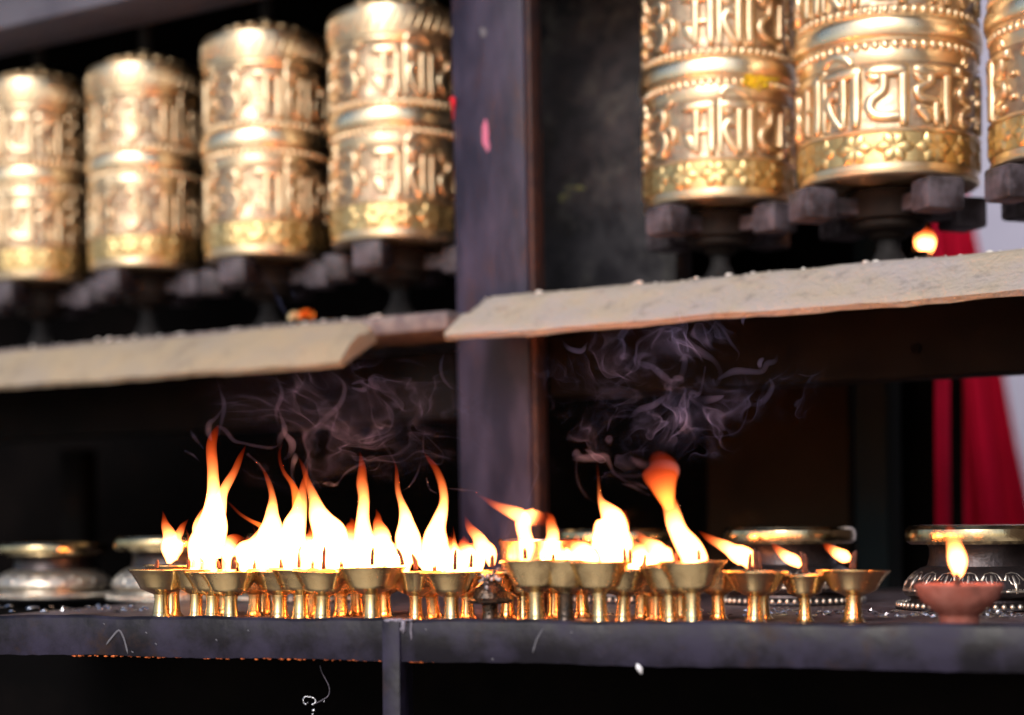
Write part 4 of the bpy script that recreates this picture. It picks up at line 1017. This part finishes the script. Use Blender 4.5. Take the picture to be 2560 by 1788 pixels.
# ================================================================== SMOKE
def smoke(name, wisps, m, seed, label):
    rnd = random.Random(seed); bm = bmesh.new()
    for (pts, Y) in wisps:
        path = crom(pts, 6); P3 = []; rd = []
        ph = rnd.uniform(0, 6); fl = []
        for i, (x, y, w) in enumerate(path):
            f = i / (len(path) - 1)
            P3.append(at(x, y, Y + .02 * math.sin(f * 4 + ph))); rd.append(max(.8, w) * .5 * Y / FPX); fl.append(1.2 + .8 * math.sin(f * 5 + ph))
        tube_bm(bm, P3, rd, 10, fl, (.2, 1, .1))
    o = link(name, from_bm(name, bm, True), m); tag(o, label, 'smoke', kind='stuff'); return o
def c1(p): return [(300 + x / 2.673, 1000 + y / 2.673, w / 2.673) for x, y, w in p]
def c2(p): return [(800 + x / 2.673, 1000 + y / 2.673, w / 2.673) for x, y, w in p]
def c3(p): return [(1300 + x / 2.673, 1000 + y / 2.673, w / 2.673) for x, y, w in p]
def cs(p): return [(1080 + x / 1.551, 600 + y / 1.551, w / 1.551) for x, y, w in p]
WIS = [
 (c1([(610, 270, 20), (590, 220, 34), (600, 160, 34), (650, 110, 22), (690, 40, 8), (720, -60, 3)]), 1.80),
 (c1([(640, 170, 10), (700, 200, 30), (760, 270, 26), (830, 290, 22), (920, 310, 26), (1010, 320, 22), (1060, 300, 6)]), 1.82),
 (c1([(850, 360, 14), (920, 420, 16), (970, 480, 14)]), 1.80),
 (c1([(430, 340, 8), (490, 370, 16), (540, 420, 6)]), 1.84),
 (c1([(470, 200, 6), (490, 240, 18), (530, 290, 14), (560, 330, 4)]), 1.84),
 (c1([(1066, 330, 16), (1070, 260, 50), (1100, 200, 40), (1080, 120, 18), (1040, 20, 8), (1000, -60, 3)]), 1.80),
 (c1([(1090, 400, 10), (1140, 360, 46), (1150, 290, 50), (1110, 230, 30), (1080, 170, 6)]), 1.80),
 (c1([(1180, 370, 24), (1160, 420, 40), (1150, 500, 30), (1170, 560, 8)]), 1.80),
 (c2([(380, 350, 4), (320, 410, 18), (250, 440, 22), (170, 490, 16), (120, 560, 5)]), 1.76),
 (c2([(380, 350, 4), (400, 420, 10), (370, 465, 8), (320, 470, 3)]), 1.76),
 (c2([(500, 420, 14), (470, 360, 22), (420, 290, 26), (390, 210, 22), (350, 120, 16), (340, 40, 8), (300, -80, 3)]), 1.78),
 (c2([(370, 160, 8), (410, 190, 24), (450, 140, 8)]), 1.80),
 (c2([(690, 350, 10), (690, 270, 16), (700, 180, 12), (670, 80, 6), (640, -20, 3)]), 1.78),
 (c2([(710, 240, 6), (770, 300, 12), (820, 360, 14), (815, 420, 18), (780, 430, 14), (740, 400, 5)]), 1.78),
 (c2([(680, 300, 5), (670, 430, 12), (630, 530, 18), (580, 590, 10), (500, 610, 3)]), 1.80),
 (c2([(710, 520, 10), (730, 590, 16), (780, 625, 10)]), 1.76),
 (c2([(850, 590, 8), (940, 600, 16), (1040, 610, 12), (1080, 630, 4)]), 1.74),
 (c2([(20, 560, 8), (60, 560, 40), (100, 570, 18), (130, 540, 5)]), 1.80),
 (c2([(1240, 920, 8), (1240, 860, 10), (1265, 810, 10), (1280, 840, 10), (1262, 890, 9), (1240, 925, 6)]), 1.66),
 (c2([(1390, 680, 10), (1430, 560, 22), (1462, 460, 18), (1430, 400, 14), (1404, 280, 10), (1415, 150, 9), (1460, 30, 8), (1500, -30, 16), (1540, -20, 22), (1560, 40, 18), (1540, 70, 6)]), 1.66),
 (c3([(345, 400, 6), (420, 390, 50), (500, 385, 60), (570, 380, 50), (600, 430, 30), (640, 500, 24), (740, 510, 26), (820, 500, 34), (880, 470, 20)]), 1.62),
 (c3([(380, 400, 10), (375, 480, 14), (390, 560, 18), (440, 640, 16), (500, 690, 8)]), 1.64),
 (c3([(740, 380, 10), (790, 420, 50), (860, 440, 60), (960, 430, 70), (1040, 450, 50), (1060, 500, 14)]), 1.60),
 (c3([(680, 560, 6), (760, 580, 26), (830, 620, 24), (870, 640, 5)]), 1.64),
 (c3([(640, 500, 6), (700, 540, 20), (780, 560, 26), (850, 590, 10)]), 1.64),
 (c3([(510, 350, 4), (505, 290, 8), (490, 200, 4)]), 1.62),
 (cs([(1110, 770, 6), (1085, 740, 10), (1060, 660, 16), (1030, 630, 30), (1010, 600, 34), (1040, 590, 14), (1060, 490, 8)]), 1.78),
 (cs([(1000, 600, 8), (1050, 620, 34), (1100, 615, 26), (1130, 605, 6)]), 1.78),
 (cs([(985, 370, 6), (1010, 410, 26), (1050, 440, 34), (1095, 470, 22), (1120, 520, 20), (1100, 560, 22), (1090, 540, 10)]), 1.78),
 (cs([(960, 340, 4), (900, 340, 16), (870, 380, 12), (830, 430, 4)]), 1.80),
 (cs([(960, 470, 6), (980, 460, 24), (970, 520, 26), (930, 560, 22), (905, 600, 8)]), 1.80),
 (cs([(800, 470, 5), (850, 490, 24), (900, 530, 30), (950, 560, 16), (990, 540, 5)]), 1.80),
 (cs([(740, 440, 4), (770, 450, 12), (820, 490, 14), (880, 500, 10)]), 1.82),
 (cs([(1110, 540, 10), (1170, 510, 30), (1230, 510, 26), (1280, 510, 22), (1300, 480, 26), (1330, 470, 20), (1340, 440, 4)]), 1.80),
 (cs([(1280, 515, 6), (1270, 480, 20), (1285, 460, 8)]), 1.80),
 (cs([(1310, 540, 8), (1320, 570, 20), (1290, 620, 26), (1250, 640, 18), (1240, 620, 5)]), 1.80),
 (cs([(1230, 620, 4), (1220, 680, 8), (1190, 740, 10), (1130, 760, 8), (1060, 760, 6), (1010, 720, 3)]), 1.80),
 (cs([(690, 380, 4), (740, 390, 10), (745, 440, 12), (730, 480, 3)]), 1.82),
 (cs([(500, 380, 4), (530, 420, 20), (580, 430, 22), (600, 400, 6)]), 1.84),
 (cs([(1090, 310, 3), (1130, 350, 10), (1160, 400, 14), (1190, 440, 8), (1180, 470, 3)]), 1.82),
 (cs([(1210, 340, 4), (1205, 310, 14), (1230, 290, 6)]), 1.82),
 (cs([(760, 700, 5), (800, 660, 24), (860, 640, 28), (900, 610, 18), (920, 600, 5)]), 1.82),
 (cs([(680, 740, 4), (690, 700, 12), (710, 670, 8), (720, 650, 3)]), 1.84),
 (cs([(1420, 520, 3), (1460, 528, 8), (1500, 520, 3)]), 1.84),
 (cs([(55, 420, 4), (35, 480, 12), (40, 530, 14), (70, 570, 10), (100, 580, 4)]), 1.9),
 ([(546, 1090, 4), (560, 1020, 12), (552, 980, 8), (540, 945, 3)], 1.9),
 ([(700, 1080, 3), (690, 1030, 10), (705, 985, 10), (690, 940, 3)], 1.9),
 ([(760, 1120, 4), (800, 1060, 16), (850, 1010, 14), (860, 960, 8), (820, 925, 3)], 1.9),
 ([(880, 960, 4), (905, 955, 14), (910, 975, 14), (880, 970, 4)], 1.9),
 ([(655, 680, 3), (680, 720, 12), (700, 755, 14), (715, 790, 4)], 2.3),
 ([(700, 690, 2), (725, 720, 8), (740, 750, 3)], 2.3),
]
smoke('smoke', WIS, M['smoke'], 2, 'pale curling wisps of smoke rising over the flames')
# the turbulent body of the smoke, as real volumes
def cloud(x, y, Y, rx, ry, rd, m, label):
    me = lathe([(math.sin(math.pi * k / 12), -math.cos(math.pi * k / 12)) for k in range(13)], 20, False)
    o = link('smoke', me, m); o.location = at(x, y, Y); o.scale = (rx * Y / FPX, rd, ry * Y / FPX)
    return tag(o, label, 'smoke', kind='stuff')
cloud(1740, 945, 1.80, 350, 230, .055, smoke_cloud('smoke cloud', 27, 1.5, 2.7, .022, (3.1, 1.7, .4)), 'turbulent grey smoke hanging under the right hand ledge')
cloud(830, 1045, 1.84, 470, 240, .055, smoke_cloud('smoke cloud', 5, 1.5, 2.6, .024, (7.3, 2.2, 5.1)), 'faint turbulent smoke over the tall flames left of the post')
cloud(1400, 1060, 1.76, 330, 200, .05, smoke_cloud('smoke cloud', 7, 1.5, 2.6, .022, (1.3, 6.2, 2.7)), 'faint smoke drifting over the flames in front of the post')
